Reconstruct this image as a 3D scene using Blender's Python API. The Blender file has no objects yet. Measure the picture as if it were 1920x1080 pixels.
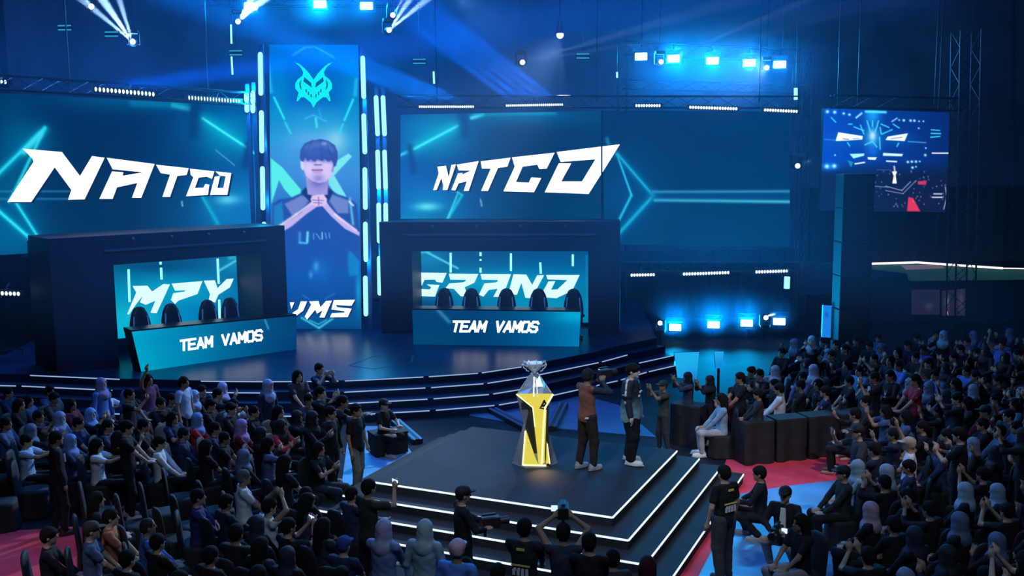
import bpy, bmesh, math, random
import numpy as np
from mathutils import Vector, Matrix
random.seed(7)
rs = np.random.RandomState(5)
SC = bpy.context.scene
COL = SC.collection
PI = math.pi

# ------------------------------------------------------------------ camera
FPX = 1850.0
PITCH = math.radians(7.4)
ROLL = math.radians(-0.5)
CAM = np.array([0.0, 0.0, 6.1])
_fw = np.array([0, math.cos(PITCH), -math.sin(PITCH)])
_u0 = np.array([0, math.sin(PITCH), math.cos(PITCH)])
_r0 = np.array([1.0, 0, 0])
_rt = _r0 * math.cos(ROLL) + _u0 * math.sin(ROLL)
_up = _u0 * math.cos(ROLL) - _r0 * math.sin(ROLL)
cd = bpy.data.cameras.new('camera')
cd.sensor_width = 36.0
cd.lens = 36.0 * FPX / 1920.0
cd.clip_end = 300
cam = bpy.data.objects.new('camera', cd)
COL.objects.link(cam)
M = Matrix.Identity(4)
for i in range(3):
    M[i][0] = _rt[i]; M[i][1] = _up[i]; M[i][2] = -_fw[i]; M[i][3] = CAM[i]
cam.matrix_world = M
SC.camera = cam

# ------------------------------------------------------------------ colour management and world
SC.view_settings.view_transform = 'Standard'
SC.view_settings.look = 'None'
SC.view_settings.exposure = 0.0
SC.view_settings.gamma = 1.0
SC.view_settings.use_curve_mapping = False
W = bpy.data.worlds.new('world'); SC.world = W
W.use_nodes = True
W.node_tree.nodes['Background'].inputs[0].default_value = (0.004, 0.03, 0.12, 1)
W.node_tree.nodes['Background'].inputs[1].default_value = 0.03
SC.cycles.use_denoising = True
SC.cycles.volume_bounces = 0
SC.cycles.max_bounces = 4
SC.cycles.diffuse_bounces = 2
SC.cycles.glossy_bounces = 2
SC.cycles.transmission_bounces = 3
SC.cycles.volume_step_rate = 4
SC.cycles.sample_clamp_indirect = 4

def ray(x, y): return _rt * (x - 960) / FPX + _up * (540 - y) / FPX + _fw
def PZ(x, y, z=0.0):
    "the point of the level plane at height z seen at pixel x, y"
    d = ray(x, y); return Vector(CAM + d * (z - CAM[2]) / d[2])
def PY(x, y, Y):
    "the point at distance Y up the hall seen at pixel x, y"
    d = ray(x, y); return Vector(CAM + d * Y / d[1])
def lin(c):
    c = np.asarray(c, float) / 255.0
    return np.where(c <= 0.04045, c / 12.92, ((c + 0.055) / 1.055) ** 2.4)

# ------------------------------------------------------------------ the lights of the show rig that fall on stage and house
def spot(name, loc, aim, power, col, ang=40, blend=0.6, size=0.15, vol=1.0, parent=None):
    l = bpy.data.lights.new(name, 'SPOT')
    l.energy = power; l.color = col; l.spot_size = math.radians(ang); l.spot_blend = blend
    l.shadow_soft_size = size
    o = bpy.data.objects.new(name, l); COL.objects.link(o)
    o.location = loc
    o.rotation_euler = (Vector(aim) - Vector(loc)).to_track_quat('-Z', 'Y').to_euler()
    return o
def area(name, loc, aim, power, col, sx, sy, vol=0.0):
    l = bpy.data.lights.new(name, 'AREA')
    l.energy = power; l.color = col; l.shape = 'RECTANGLE'; l.size = sx; l.size_y = sy
    o = bpy.data.objects.new(name, l); COL.objects.link(o)
    o.location = loc
    o.rotation_euler = (Vector(aim) - Vector(loc)).to_track_quat('-Z', 'Y').to_euler()
    return o
WHT = (0.85, 0.93, 1.0); BLU = (0.0, 0.22, 1.0); CYN = (0.05, 0.55, 1.0)
# front-of-house truss key light on the podium, a wash over the near crowd, blue back light over the stage
spot('podium_key_light', (-3.0, 7.5, 13.0), (1.2, 16.8, 1.0), 2600, WHT, 34, 0.8, 0.3, 0.0)
spot('podium_key_light', (8.0, 9.0, 13.0), (1.4, 16.8, 1.0), 1300, WHT, 36, 0.8, 0.3, 0.0)
area('house_wash_light', (1.0, 4.0, 14.0), (0.0, 18.0, 0.0), 520, (0.55, 0.72, 1.0), 9, 2)
area('stage_wash_light', (-3.0, 22.0, 15.0), (-4.0, 27.0, 0.8), 1500, (0.02, 0.22, 1.0), 8, 3)
area('crowd_side_light', (-13.0, 29.0, 9.0), (-7.0, 19.0, 1.0), 650, (0.05, 0.3, 1.0), 5, 2)
spot('audience_light', (1.5, 29.0, 9.5), (-5.5, 17.0, 1.0), 6500, (0.72, 0.84, 1.0), 46, 0.8, 0.25, 0.0)
spot('audience_light', (-1.5, 27.0, 10.5), (8.5, 19.0, 1.0), 1900, (0.6, 0.76, 1.0), 50, 0.8, 0.25, 0.0)
spot('carpet_fill_light', (9.0, 10.0, 12.0), (5.2, 18.6, 0.0), 2600, (1.0, 0.9, 0.92), 24, 0.8, 0.2, 0.0)  # lamp added to brighten the red carpet
spot('carpet_fill_light', (-9.0, 4.0, 12.0), (-7.2, 13.2, 0.0), 1500, (1.0, 0.85, 0.95), 20, 0.8, 0.2, 0.0)
area('crowd_side_light', (8.0, 33.0, 9.0), (8.0, 22.0, 1.0), 600, (0.04, 0.32, 1.0), 8, 2)
area('backdrop_wash_light', (-5.0, 34.5, 16.0), (-4.0, 43.5, 9.0), 900, (0.0, 0.2, 1.0), 9, 2)
area('backdrop_wash_light', (12.0, 34.5, 16.0), (9.0, 43.5, 8.0), 40, (0.0, 0.16, 1.0), 12, 2)
area('backdrop_wash_light', (-14.0, 34.5, 16.0), (-16.0, 43.5, 8.0), 40, (0.0, 0.16, 1.0), 12, 2)

# ------------------------------------------------------------------ materials
_mats = {}
def mat(name, col, rough=0.6, metal=0.0, noise=0.0, scale=8.0, emit=None, estr=0.0, spec=0.5, sample=True):
    if name in _mats: return _mats[name]
    m = bpy.data.materials.new(name); m.use_nodes = True
    nt = m.node_tree; b = nt.nodes['Principled BSDF']
    b.inputs['Base Color'].default_value = (*col, 1); b.inputs['Roughness'].default_value = rough
    b.inputs['Metallic'].default_value = metal; b.inputs['Specular IOR Level'].default_value = spec
    if noise:
        tc = nt.nodes.new('ShaderNodeTexCoord'); n = nt.nodes.new('ShaderNodeTexNoise'); n.inputs['Scale'].default_value = scale
        n.inputs['Detail'].default_value = 3
        r = nt.nodes.new('ShaderNodeValToRGB')
        r.color_ramp.elements[0].position = 0.3; r.color_ramp.elements[1].position = 0.7
        r.color_ramp.elements[0].color = (*[c * (1 - noise) for c in col], 1)
        r.color_ramp.elements[1].color = (*[min(1, c * (1 + noise)) for c in col], 1)
        nt.links.new(tc.outputs['Object'], n.inputs['Vector']); nt.links.new(n.outputs['Fac'], r.inputs['Fac'])
        nt.links.new(r.outputs['Color'], b.inputs['Base Color'])
    if emit is not None:
        b.inputs['Emission Color'].default_value = (*emit, 1); b.inputs['Emission Strength'].default_value = estr
    if not sample: m.cycles.emission_sampling = 'NONE'
    _mats[name] = m
    return m
def glow(name, rgb, s=1.0, sample=False):
    "a surface that gives off light, colour given as it looks on screen"
    return mat(name, (0.0, 0.0, 0.0), 0.6, emit=tuple(lin(rgb)), estr=s, spec=0.0, sample=sample)
def objcol(name, rough=0.75, noise=0.25, scale=14.0, spec=0.3):
    "cloth, skin or hair dyed by the object's own colour"
    if name in _mats: return _mats[name]
    m = bpy.data.materials.new(name); m.use_nodes = True
    nt = m.node_tree; b = nt.nodes['Principled BSDF']
    oi = nt.nodes.new('ShaderNodeObjectInfo'); tc = nt.nodes.new('ShaderNodeTexCoord')
    n = nt.nodes.new('ShaderNodeTexNoise'); n.inputs['Scale'].default_value = scale; n.inputs['Detail'].default_value = 4
    mx = nt.nodes.new('ShaderNodeMix'); mx.data_type = 'RGBA'; mx.blend_type = 'MULTIPLY'; mx.inputs['Factor'].default_value = 1.0
    mr = nt.nodes.new('ShaderNodeMapRange'); mr.inputs['From Min'].default_value = 0.3; mr.inputs['From Max'].default_value = 0.7
    mr.inputs['To Min'].default_value = 1 - noise; mr.inputs['To Max'].default_value = 1 + noise * 0.3
    nt.links.new(tc.outputs['Object'], n.inputs['Vector']); nt.links.new(n.outputs['Fac'], mr.inputs['Value'])
    nt.links.new(oi.outputs['Color'], mx.inputs['A']); nt.links.new(mr.outputs['Result'], mx.inputs['B'])
    nt.links.new(mx.outputs['Result'], b.inputs['Base Color'])
    b.inputs['Roughness'].default_value = rough; b.inputs['Specular IOR Level'].default_value = spec
    _mats[name] = m
    return m
def vcol(name, strength=1.0):
    if name in _mats: return _mats[name]
    m = bpy.data.materials.new(name); m.use_nodes = True
    nt = m.node_tree; b = nt.nodes['Principled BSDF']
    a = nt.nodes.new('ShaderNodeAttribute'); a.attribute_name = 'picture'
    b.inputs['Base Color'].default_value = (0.0, 0.0, 0.0, 1); b.inputs['Specular IOR Level'].default_value = 0.0
    nt.links.new(a.outputs['Color'], b.inputs['Emission Color']); b.inputs['Emission Strength'].default_value = strength
    m.cycles.emission_sampling = 'NONE'
    _mats[name] = m
    return m

# ------------------------------------------------------------------ mesh helpers
def tag(o, label=None, cat=None, group=None, kind=None):
    if label: o['label'] = label
    if cat: o['category'] = cat
    if group: o['group'] = group
    if kind: o['kind'] = kind
    return o
class MB:
    def __init__(s): s.v = []; s.f = []; s.m = []
    def add(s, vs, fs, mi=0):
        k = len(s.v); s.v += [tuple(v) for v in vs]; s.f += [tuple(k + i for i in f) for f in fs]; s.m += [mi] * len(fs); return s
    def box(s, c, d, rot=None, mi=0):
        c = Vector(c); hx, hy, hz = d[0] / 2, d[1] / 2, d[2] / 2
        vs = [Vector((x, y, z)) for x in (-hx, hx) for y in (-hy, hy) for z in (-hz, hz)]
        if rot is not None: vs = [rot @ v for v in vs]
        return s.add([c + v for v in vs], [(0, 1, 3, 2), (4, 6, 7, 5), (0, 4, 5, 1), (2, 3, 7, 6), (0, 2, 6, 4), (1, 5, 7, 3)], mi)
    def bar(s, a, b, w, h=None, mi=0, up=(0, 0, 1)):
        a = Vector(a); b = Vector(b); d = b - a; L = d.length
        if L < 1e-6: return s
        h = w if h is None else h
        d.normalize(); u = Vector(up)
        if abs(d.dot(u)) > 0.98: u = Vector((0, 1, 0))
        x = d.cross(u).normalized(); z = x.cross(d)
        R = Matrix((x, d, z)).transposed()
        return s.box((a + b) / 2, (w, L, h), R, mi)
    def tube(s, a, b, r0, r1=None, n=12, mi=0, cap=True):
        a = Vector(a); b = Vector(b); r1 = r0 if r1 is None else r1
        d = (b - a).normalized(); q = Vector((0, 0, 1)) if abs(d.z) < 0.9 else Vector((1, 0, 0))
        x = d.cross(q).normalized(); y = d.cross(x)
        vs = []
        for c, r in ((a, r0), (b, r1)):
            for i in range(n):
                t = 2 * PI * i / n; vs.append(c + x * math.cos(t) * r + y * math.sin(t) * r)
        fs = [(i, (i + 1) % n, n + (i + 1) % n, n + i) for i in range(n)]
        if cap: fs += [tuple(reversed(range(n))), tuple(range(n, 2 * n))]
        return s.add(vs, fs, mi)
    def sphere(s, c, r, n=10, m=6, mi=0, sq=(1, 1, 1)):
        c = Vector(c); vs = [c + Vector((0, 0, r * sq[2]))]; fs = []
        for j in range(1, m):
            p = PI * j / m
            for i in range(n):
                t = 2 * PI * i / n
                vs.append(c + Vector((r * sq[0] * math.sin(p) * math.cos(t), r * sq[1] * math.sin(p) * math.sin(t), r * sq[2] * math.cos(p))))
        vs.append(c - Vector((0, 0, r * sq[2])))
        for i in range(n): fs.append((0, 1 + i, 1 + (i + 1) % n))
        for j in range(m - 2):
            for i in range(n):
                a = 1 + j * n + i; b = 1 + j * n + (i + 1) % n; fs.append((a, a + n, b + n, b))
        for i in range(n): fs.append((1 + (m - 2) * n + i, len(vs) - 1, 1 + (m - 2) * n + (i + 1) % n))
        return s.add(vs, fs, mi)
    def prism(s, pts, z0, z1, mi=0):
        n = len(pts)
        vs = [(p[0], p[1], z0) for p in pts] + [(p[0], p[1], z1) for p in pts]
        return s.add(vs, [tuple(reversed(range(n))), tuple(range(n, 2 * n))] + [(i, (i + 1) % n, n + (i + 1) % n, n + i) for i in range(n)], mi)
    def rings(s, rings, mi=0, cap=True):
        n = len(rings[0]); vs = [v for r in rings for v in r]
        fs = [(k * n + i, k * n + (i + 1) % n, (k + 1) * n + (i + 1) % n, (k + 1) * n + i) for k in range(len(rings) - 1) for i in range(n)]
        if cap: fs += [tuple(reversed(range(n))), tuple(range((len(rings) - 1) * n, len(rings) * n))]
        return s.add(vs, fs, mi)
    def build(s, name, ms, parent=None, smooth=False, bevel=0.0, fixn=True):
        me = bpy.data.meshes.new(name); me.from_pydata(s.v, [], s.f)
        if not isinstance(ms, (list, tuple)): ms = [ms]
        for m in ms: me.materials.append(m)
        me.polygons.foreach_set('material_index', s.m)
        if fixn:
            bm = bmesh.new(); bm.from_mesh(me); bmesh.ops.recalc_face_normals(bm, faces=bm.faces); bm.to_mesh(me); bm.free()
        if smooth: me.polygons.foreach_set('use_smooth', [True] * len(me.polygons))
        me.update()
        o = bpy.data.objects.new(name, me); COL.objects.link(o); o.parent = parent
        if bevel:
            b = o.modifiers.new('bevel', 'BEVEL'); b.width = bevel; b.segments = 2; b.limit_method = 'ANGLE'
        return o
def empty(name, loc=(0, 0, 0), rz=0.0):
    o = bpy.data.objects.new(name, None); COL.objects.link(o); o.location = loc; o.rotation_euler = (0, 0, rz); o.empty_display_size = 0.2
    return o
def copy_tree(o, parent=None, skip=()):
    c = o.copy(); COL.objects.link(c); c.parent = parent
    for ch in list(o.children):
        if not ch.name.startswith(skip or '~'): copy_tree(ch, c)
    return c

class Wall:
    "an upright plane through two ground points; on(px, py) is the point of it seen at a pixel"
    def __init__(s, p0, p1):
        s.p = Vector((p0[0], p0[1], 0)); s.u = (Vector((p1[0], p1[1], 0)) - s.p); s.len = s.u.length; s.u.normalize()
        s.n = Vector((-s.u.y, s.u.x, 0))
        if s.n.y > 0: s.n = -s.n            # towards the house
    def on(s, x, y, off=0.0):
        d = Vector(ray(x, y)); o = Vector(CAM); q = s.p + s.n * off
        t = (q - o).dot(s.n) / d.dot(s.n)
        return o + d * t
def shapes(name, wall, polys, m, parent, off, ox=0, oy=0, sc=1.0):
    "flat lettering and marks on a screen"
    mb = MB()
    for P in polys:
        vs = [wall.on(ox + x / sc, oy + y / sc, off) for x, y in P]
        mb.add(vs, [tuple(range(len(vs)))])
    return mb.build(name, m, parent, fixn=False)
def strokes(text, x0, y0, x1, y1, w, gl, slant=0.0, gap=0.35):
    "block capitals as polygons inside the pixel quad that runs from (x0, y0) to (x1, y1); gl is the letter height"
    G = {'T': [[(0, 1), (1, 1)], [(.5, 1), (.5, 0)]], 'E': [[(1, 1), (0, 1), (0, 0), (1, 0)], [(0, .5), (.85, .5)]],
         'A': [[(0, 0), (.5, 1), (1, 0)], [(.2, .32), (.8, .32)]], 'M': [[(0, 0), (0, 1), (.5, .35), (1, 1), (1, 0)]],
         'V': [[(0, 1), (.5, 0), (1, 1)]], 'O': [[(0, .15), (0, .85), (.2, 1), (.8, 1), (1, .85), (1, .15), (.8, 0), (.2, 0), (0, .15)]],
         'S': [[(1, .85), (.8, 1), (.2, 1), (0, .8), (.1, .55), (.9, .45), (1, .2), (.8, 0), (.2, 0), (0, .15)]],
         'N': [[(0, 0), (0, 1), (1, 0), (1, 1)]], 'C': [[(1, 1), (0, 1), (0, 0), (1, 0)]],
         '2': [[(0, .85), (.2, 1), (.8, 1), (1, .8), (.9, .5), (0, 0), (1, 0)]], '5': [[(1, 1), (0, 1), (0, .55), (.8, .6), (1, .4), (1, .15), (.8, 0), (0, 0)]],
         'P': [[(0, 0), (0, 1), (1, 1), (1, .5), (0, .5)]], 'R': [[(0, 0), (0, 1), (1, 1), (1, .5), (0, .5), (1, 0)]], 'I': [[(.5, 0), (.5, 1)]],
         'D': [[(0, 0), (0, 1), (.7, 1), (1, .7), (1, .3), (.7, 0), (0, 0)]], 'W': [[(0, 1), (.25, 0), (.5, .7), (.75, 0), (1, 1)]]}
    n = len(text); adv = 1.0 / (n - gap / (1 + gap)) if n > 1 else 1.0
    cw = adv / (1 + gap); out = []
    L = math.hypot(x1 - x0, y1 - y0)
    ux, uy = (x1 - x0), (y1 - y0)
    nx, ny = 0.0, -gl
    for i, ch in enumerate(text):
        if ch == ' ': continue
        for line in G[ch]:
            pts = []
            for (a, b) in line:
                t = i * adv + a * cw
                pts.append((x0 + ux * t + slant * b, y0 + uy * t + ny * b))
            for p, q in zip(pts, pts[1:]):
                dx, dy = q[0] - p[0], q[1] - p[1]; l = math.hypot(dx, dy) or 1; dx /= l; dy /= l
                e = w * 0.45
                a0 = (p[0] - dx * e, p[1] - dy * e); b0 = (q[0] + dx * e, q[1] + dy * e)
                out.append([(a0[0] - dy * w / 2, a0[1] + dx * w / 2), (b0[0] - dy * w / 2, b0[1] + dx * w / 2),
                            (b0[0] + dy * w / 2, b0[1] - dx * w / 2), (a0[0] + dy * w / 2, a0[1] - dx * w / 2)])
    return out

# ------------------------------------------------------------------ what an LED screen shows: layers painted on its own dots
def paint(X, Y, base, layers):
    C = base(X, Y)
    for L in layers:
        k = L[0]
        if k == 'line':
            _, a, b, w, col, amt = L
            ax, ay = a; bx, by = b; dx, dy = bx - ax, by - ay; q = dx * dx + dy * dy
            t = np.clip(((X - ax) * dx + (Y - ay) * dy) / q, 0, 1)
            d = np.hypot(X - ax - t * dx, Y - ay - t * dy)
            A = amt * np.exp(-(d / w) ** 2)
            C = C + (np.array(col, float) - C) * A[..., None]
        elif k == 'blob':
            _, cx, cy, rx, ry, col, amt = L
            A = amt * np.exp(-(((X - cx) / rx) ** 2 + ((Y - cy) / ry) ** 2))
            C = C + (np.array(col, float) - C) * A[..., None]
        elif k == 'poly':
            _, P, blur, col, amt = L
            P = np.array(P, float); n = len(P)
            x0, y0 = P.min(0) - 3 * blur - 2; x1, y1 = P.max(0) + 3 * blur + 2
            msk = (X >= x0) & (X <= x1) & (Y >= y0) & (Y <= y1)
            xs, ys = X[msk], Y[msk]
            D = np.full(xs.shape, 1e9); ins = np.zeros(xs.shape, bool)
            for i in range(n):
                ax, ay = P[i]; bx, by = P[(i + 1) % n]; dx, dy = bx - ax, by - ay
                q = dx * dx + dy * dy + 1e-9
                t = np.clip(((xs - ax) * dx + (ys - ay) * dy) / q, 0, 1)
                D = np.minimum(D, np.hypot(xs - ax - t * dx, ys - ay - t * dy))
                c = ((ay > ys) != (by > ys)) & (xs < (bx - ax) * (ys - ay) / (by - ay + 1e-12) + ax)
                ins ^= c
            sd = np.where(ins, -D, D)
            A = amt * np.clip(0.5 - sd / (2 * blur), 0, 1)
            C[msk] = C[msk] + (np.array(col, float) - C[msk]) * A[..., None]
    return np.clip(C, 0, 255)
def picture(name, wall, quad, base, layers, m, parent, off=0.01, step=2.0, clear=None):
    "a screen's lit face: quad is TL, TR, BR, BL in pixels"
    tl, tr, br, bl = [np.array(q, float) for q in quad]
    nx = max(2, int(np.linalg.norm(tr - tl) / step)); ny = max(2, int(np.linalg.norm(bl - tl) / step))
    a, b, c, d = [np.array(wall.on(*q, off)) for q in (tl, tr, br, bl)]
    U, V = np.meshgrid(np.linspace(0, 1, nx + 1), np.linspace(0, 1, ny + 1))
    P3 = (a * ((1 - U) * (1 - V))[..., None] + b * (U * (1 - V))[..., None] + c * (U * V)[..., None] + d * ((1 - U) * V)[..., None])
    rel = P3 - CAM; dep = rel @ _fw
    X = 960 + FPX * (rel @ _rt) / dep; Y = 540 - FPX * (rel @ _up) / dep
    C = lin(paint(X, Y, base, layers))
    nv = (nx + 1) * (ny + 1)
    idx = np.arange(nv).reshape(ny + 1, nx + 1)
    F = np.stack([idx[:-1, :-1], idx[1:, :-1], idx[1:, 1:], idx[:-1, 1:]], -1).reshape(-1, 4)
    me = bpy.data.meshes.new(name); me.from_pydata(P3.reshape(-1, 3).tolist(), [], F.tolist())
    at = me.color_attributes.new('picture', 'FLOAT_COLOR', 'POINT')
    buf = np.ones((nv, 4), np.float32); buf[:, :3] = C.reshape(-1, 3)
    at.data.foreach_set('color', buf.ravel())
    me.materials.append(m)
    o = bpy.data.objects.new(name, me); COL.objects.link(o); o.parent = parent
    return o

def settle(r, loc):
    "move the Empty to its base without moving its parts"
    loc = Vector(loc)
    for c in r.children: c.location = Vector(c.location) - loc
    r.location = loc
    return r

# ------------------------------------------------------------------ the hall
def struct(o): o['kind'] = 'structure'; return o
m_floor = mat('floor_vinyl', (0.012, 0.016, 0.026), 0.75, noise=0.4, scale=1.5, spec=0.12)
m_dark = mat('black_drape', (0.006, 0.008, 0.014), 0.85, noise=0.3, scale=3)
m_backdrop = mat('backdrop_drape', (0.16, 0.17, 0.2), 0.9, noise=0.35, scale=0.35)
m_wallr = mat('hall_wall_paint', (0.05, 0.055, 0.07), 0.8, noise=0.2, scale=0.6)
struct(MB().box((0, 20, -0.1), (70, 60, 0.2)).build('floor', m_floor))
struct(MB().box((-2, 44, 8), (66, 0.3, 16)).build('wall_back', m_backdrop))
struct(MB().box((-22, 20, 8), (0.3, 48, 16)).build('wall_left', m_dark))
struct(MB().box((26, 20, 8), (0.3, 48, 16)).build('wall_right', m_wallr))
struct(MB().box((0, 20, 17), (70, 60, 0.2)).build('ceiling', m_dark))

# floor coverings: red carpet and the blue gangway by the podium, red carpet at the left edge of the seats
m_red = mat('red_carpet', (0.70, 0.045, 0.085), 0.8, noise=0.15, scale=3)
m_blue = mat('gangway_and_blue_light', (0.10, 0.27, 0.52), 0.45, noise=0.35, scale=0.9)
def floor_patch(name, pts, z, m, label, cat):
    P = [PZ(x, y, 0) for x, y in pts]
    o = MB().prism([(p.x, p.y) for p in P], 0.0, z).build(name, m)
    return tag(o, label, cat)
floor_patch('carpet', [(1362, 862), (1545, 843), (1600, 850), (1580, 900), (1480, 912), (1385, 927), (1352, 1000), (1290, 1120), (1225, 1120), (1330, 960)], 0.012, m_red,
            'red carpet running from the foot of the podium to the right-hand seats', 'carpet')
floor_patch('gangway', [(1385, 927), (1480, 912), (1580, 900), (1600, 960), (1560, 1120), (1290, 1120), (1352, 1000)], 0.014, m_blue,
            'pale blue gangway floor beside the podium steps on the right', 'floor covering')
floor_patch('carpet', [(-40, 1000), (60, 994), (150, 988), (190, 1010), (160, 1120), (-60, 1120)], 0.012, m_red,
            'red carpet behind the left seats, in the lower left corner', 'carpet')
floor_patch('gangway', [(655, 800), (735, 800), (780, 860), (690, 915), (640, 915)], 0.014, m_blue,  # blue light on the glossy floor, put into this patch's colour
            'strip of floor painted with blue light between the left crowd and the podium', 'floor covering')
spot('gangway_light', (-6.5, 24.5, 9.0), PZ(698, 850, 0), 700, (0.02, 0.35, 1.0), 13, 0.7, 0.1, 0.15)

# ------------------------------------------------------------------ podium of four tiers with white edge lights
pu = np.array([0.912, -0.410]); pu /= np.linalg.norm(pu); pv = np.array([-pu[1], pu[0]])   # pv points away from the camera
pc = np.array(PZ(700, 902, .70)[:2]); c2 = np.array(PZ(1148, 968, .70)[:2]); c3 = np.array(PZ(1277, 845, .70)[:2])
pu = (c2 - pc) / np.linalg.norm(c2 - pc); pv = np.array([-pu[1], pu[0]]); PW = np.linalg.norm(c2 - pc); PD = float((c3 - c2) @ pv)
m_pod = mat('podium_deck', (0.024, 0.032, 0.045), 0.8, noise=0.18, scale=1.2, spec=.2)
m_riser = mat('podium_riser', (0.014, 0.018, 0.026), 0.75, noise=0.2, scale=2, spec=.3)
m_edge = glow('edge_light', (225, 240, 255), 1.15)
pod = empty('podium')
tag(pod, 'square dark four-tier podium with white lit step edges under the trophy', 'podium')
for k in range(4):
    o_ = 0.37 * k; z1 = 0.70 - 0.17 * k; z0 = 0.0 if k == 3 else z1 - 0.17
    if k == 0: z0 = z1 - 0.17
    a = pc - pu * o_ - pv * o_; b = c2 + pu * o_ - pv * o_; c = c2 + pu * o_ + pv * (PD + o_ * 0.6); d = pc - pu * o_ + pv * (PD + o_ * 0.6)
    st = MB().prism([a, b, c, d], z0, z1).build('tier', m_pod if k == 0 else m_riser, pod)
    mb = MB()
    e = 0.018
    for p, q, nn in ((a, b, -pv), (b, c, pu)):
        P = Vector((*(p + nn * e * .5), z1 - e)); Q = Vector((*(q + nn * e * .5), z1 - e))
        mb.bar(P, Q, e, 0.028)
    mb.build('edge_light', m_edge, st)
settle(pod, (*(pc + pu * PW / 2 + pv * PD / 2), 0))

# ------------------------------------------------------------------ main stage: four curved steps with lit nosings
m_stage = mat('stage_deck', (0.010, 0.028, 0.075), 0.32, noise=0.25, scale=0.8)
m_nose = glow('nosing_light', (150, 180, 225), 1.0)
edge_px = [(-60, 700), (50, 702), (232, 710), (372, 713), (500, 714), (640, 713), (800, 705), (900, 698), (980, 686), (1109, 661), (1160, 648), (1231, 634)]
E0 = [np.array(PZ(x, y, .8)[:2]) for x, y in edge_px]
def offset_line(P, d):
    out = []
    for i, p in enumerate(P):
        t = P[min(i + 1, len(P) - 1)] - P[max(i - 1, 0)]; t = t / np.linalg.norm(t)
        out.append(p + np.array([t[1], -t[0]]) * d)
    return out
stage = empty('stage')
tag(stage, 'wide dark blue main stage with four curved steps edged in white light', 'stage')
gaps = [[0, 3, 5, 8], [1, 4, 6], [0, 2, 5, 9], [2, 6, 7]]
for k in range(4):
    L = offset_line(E0, 0.34 * k); z1 = 0.8 - 0.2 * k
    back = [np.array([L[-1][0] + 0.5, 37.0]), np.array([L[0][0] - 1.5, 37.0])] if k == 0 else list(reversed(offset_line(E0, 0.34 * (k - 1) - 0.05)))
    st = MB().prism(list(L) + back, 0.0, z1).build('deck' if k == 0 else 'step', m_stage, stage)
    mb = MB()
    for i in range(len(L) - 1):
        p, q = L[i], L[i + 1]; t = (q - p)
        n_ = max(1, int(np.linalg.norm(t) / 1.6))
        for j in range(n_):
            if rs.rand() < (0.13 if i in (5, 6, 7) else 0.38): continue
            a = p + t * (j + 0.04) / n_; b = p + t * (j + 0.96) / n_
            nn = np.array([t[1], -t[0]]) / np.linalg.norm(t) * 0.012
            mb.bar((*(a + nn), z1 - 0.02), (*(b + nn), z1 - 0.02), 0.02, 0.022)
    mb.build('nosing_light', m_nose, st)
# faint inlaid frame on the deck
fr = [PZ(x, y, .8) for x, y in ((655, 685), (700, 668), (775, 667), (770, 680), (700, 692))]
mb = MB()
for i in range(5): mb.bar(fr[i] + Vector((0, 0, .004)), fr[(i + 1) % 5] + Vector((0, 0, .004)), 0.04, 0.006)
mb.build('inlay', mat('inlay_tape', (0.05, 0.09, 0.16), 0.4), stage)
settle(stage, (-4, 28, 0))

# ------------------------------------------------------------------ big screens
m_pic = vcol('screen_picture', 1.0)
m_white = glow('screen_white', (255, 255, 255), 1.35)
m_shadow = glow('screen_shadow', (4, 38, 74), 1.0)
m_cyan = glow('screen_cyan', (20, 240, 240), 1.0)
m_frame = mat('screen_frame', (0.012, 0.014, 0.02), 0.5, metal=0.4)
def screen_box(name, wall, quad, label, cat='screen', depth=0.18):
    r = empty(name); tag(r, label, cat)
    q = [wall.on(*p, 0.0) for p in quad]
    b = [v - wall.n * depth for v in q]
    MB().add(q + b, [(0, 1, 2, 3), (7, 6, 5, 4), (0, 4, 5, 1), (1, 5, 6, 2), (2, 6, 7, 3), (3, 7, 4, 0)]).build('cabinet', m_frame, r)
    r['base'] = 0
    del r['base']
    return r, (q[2] + q[3]) / 2 - wall.n * depth / 2

TEAL = (30, 200, 225)
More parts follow.
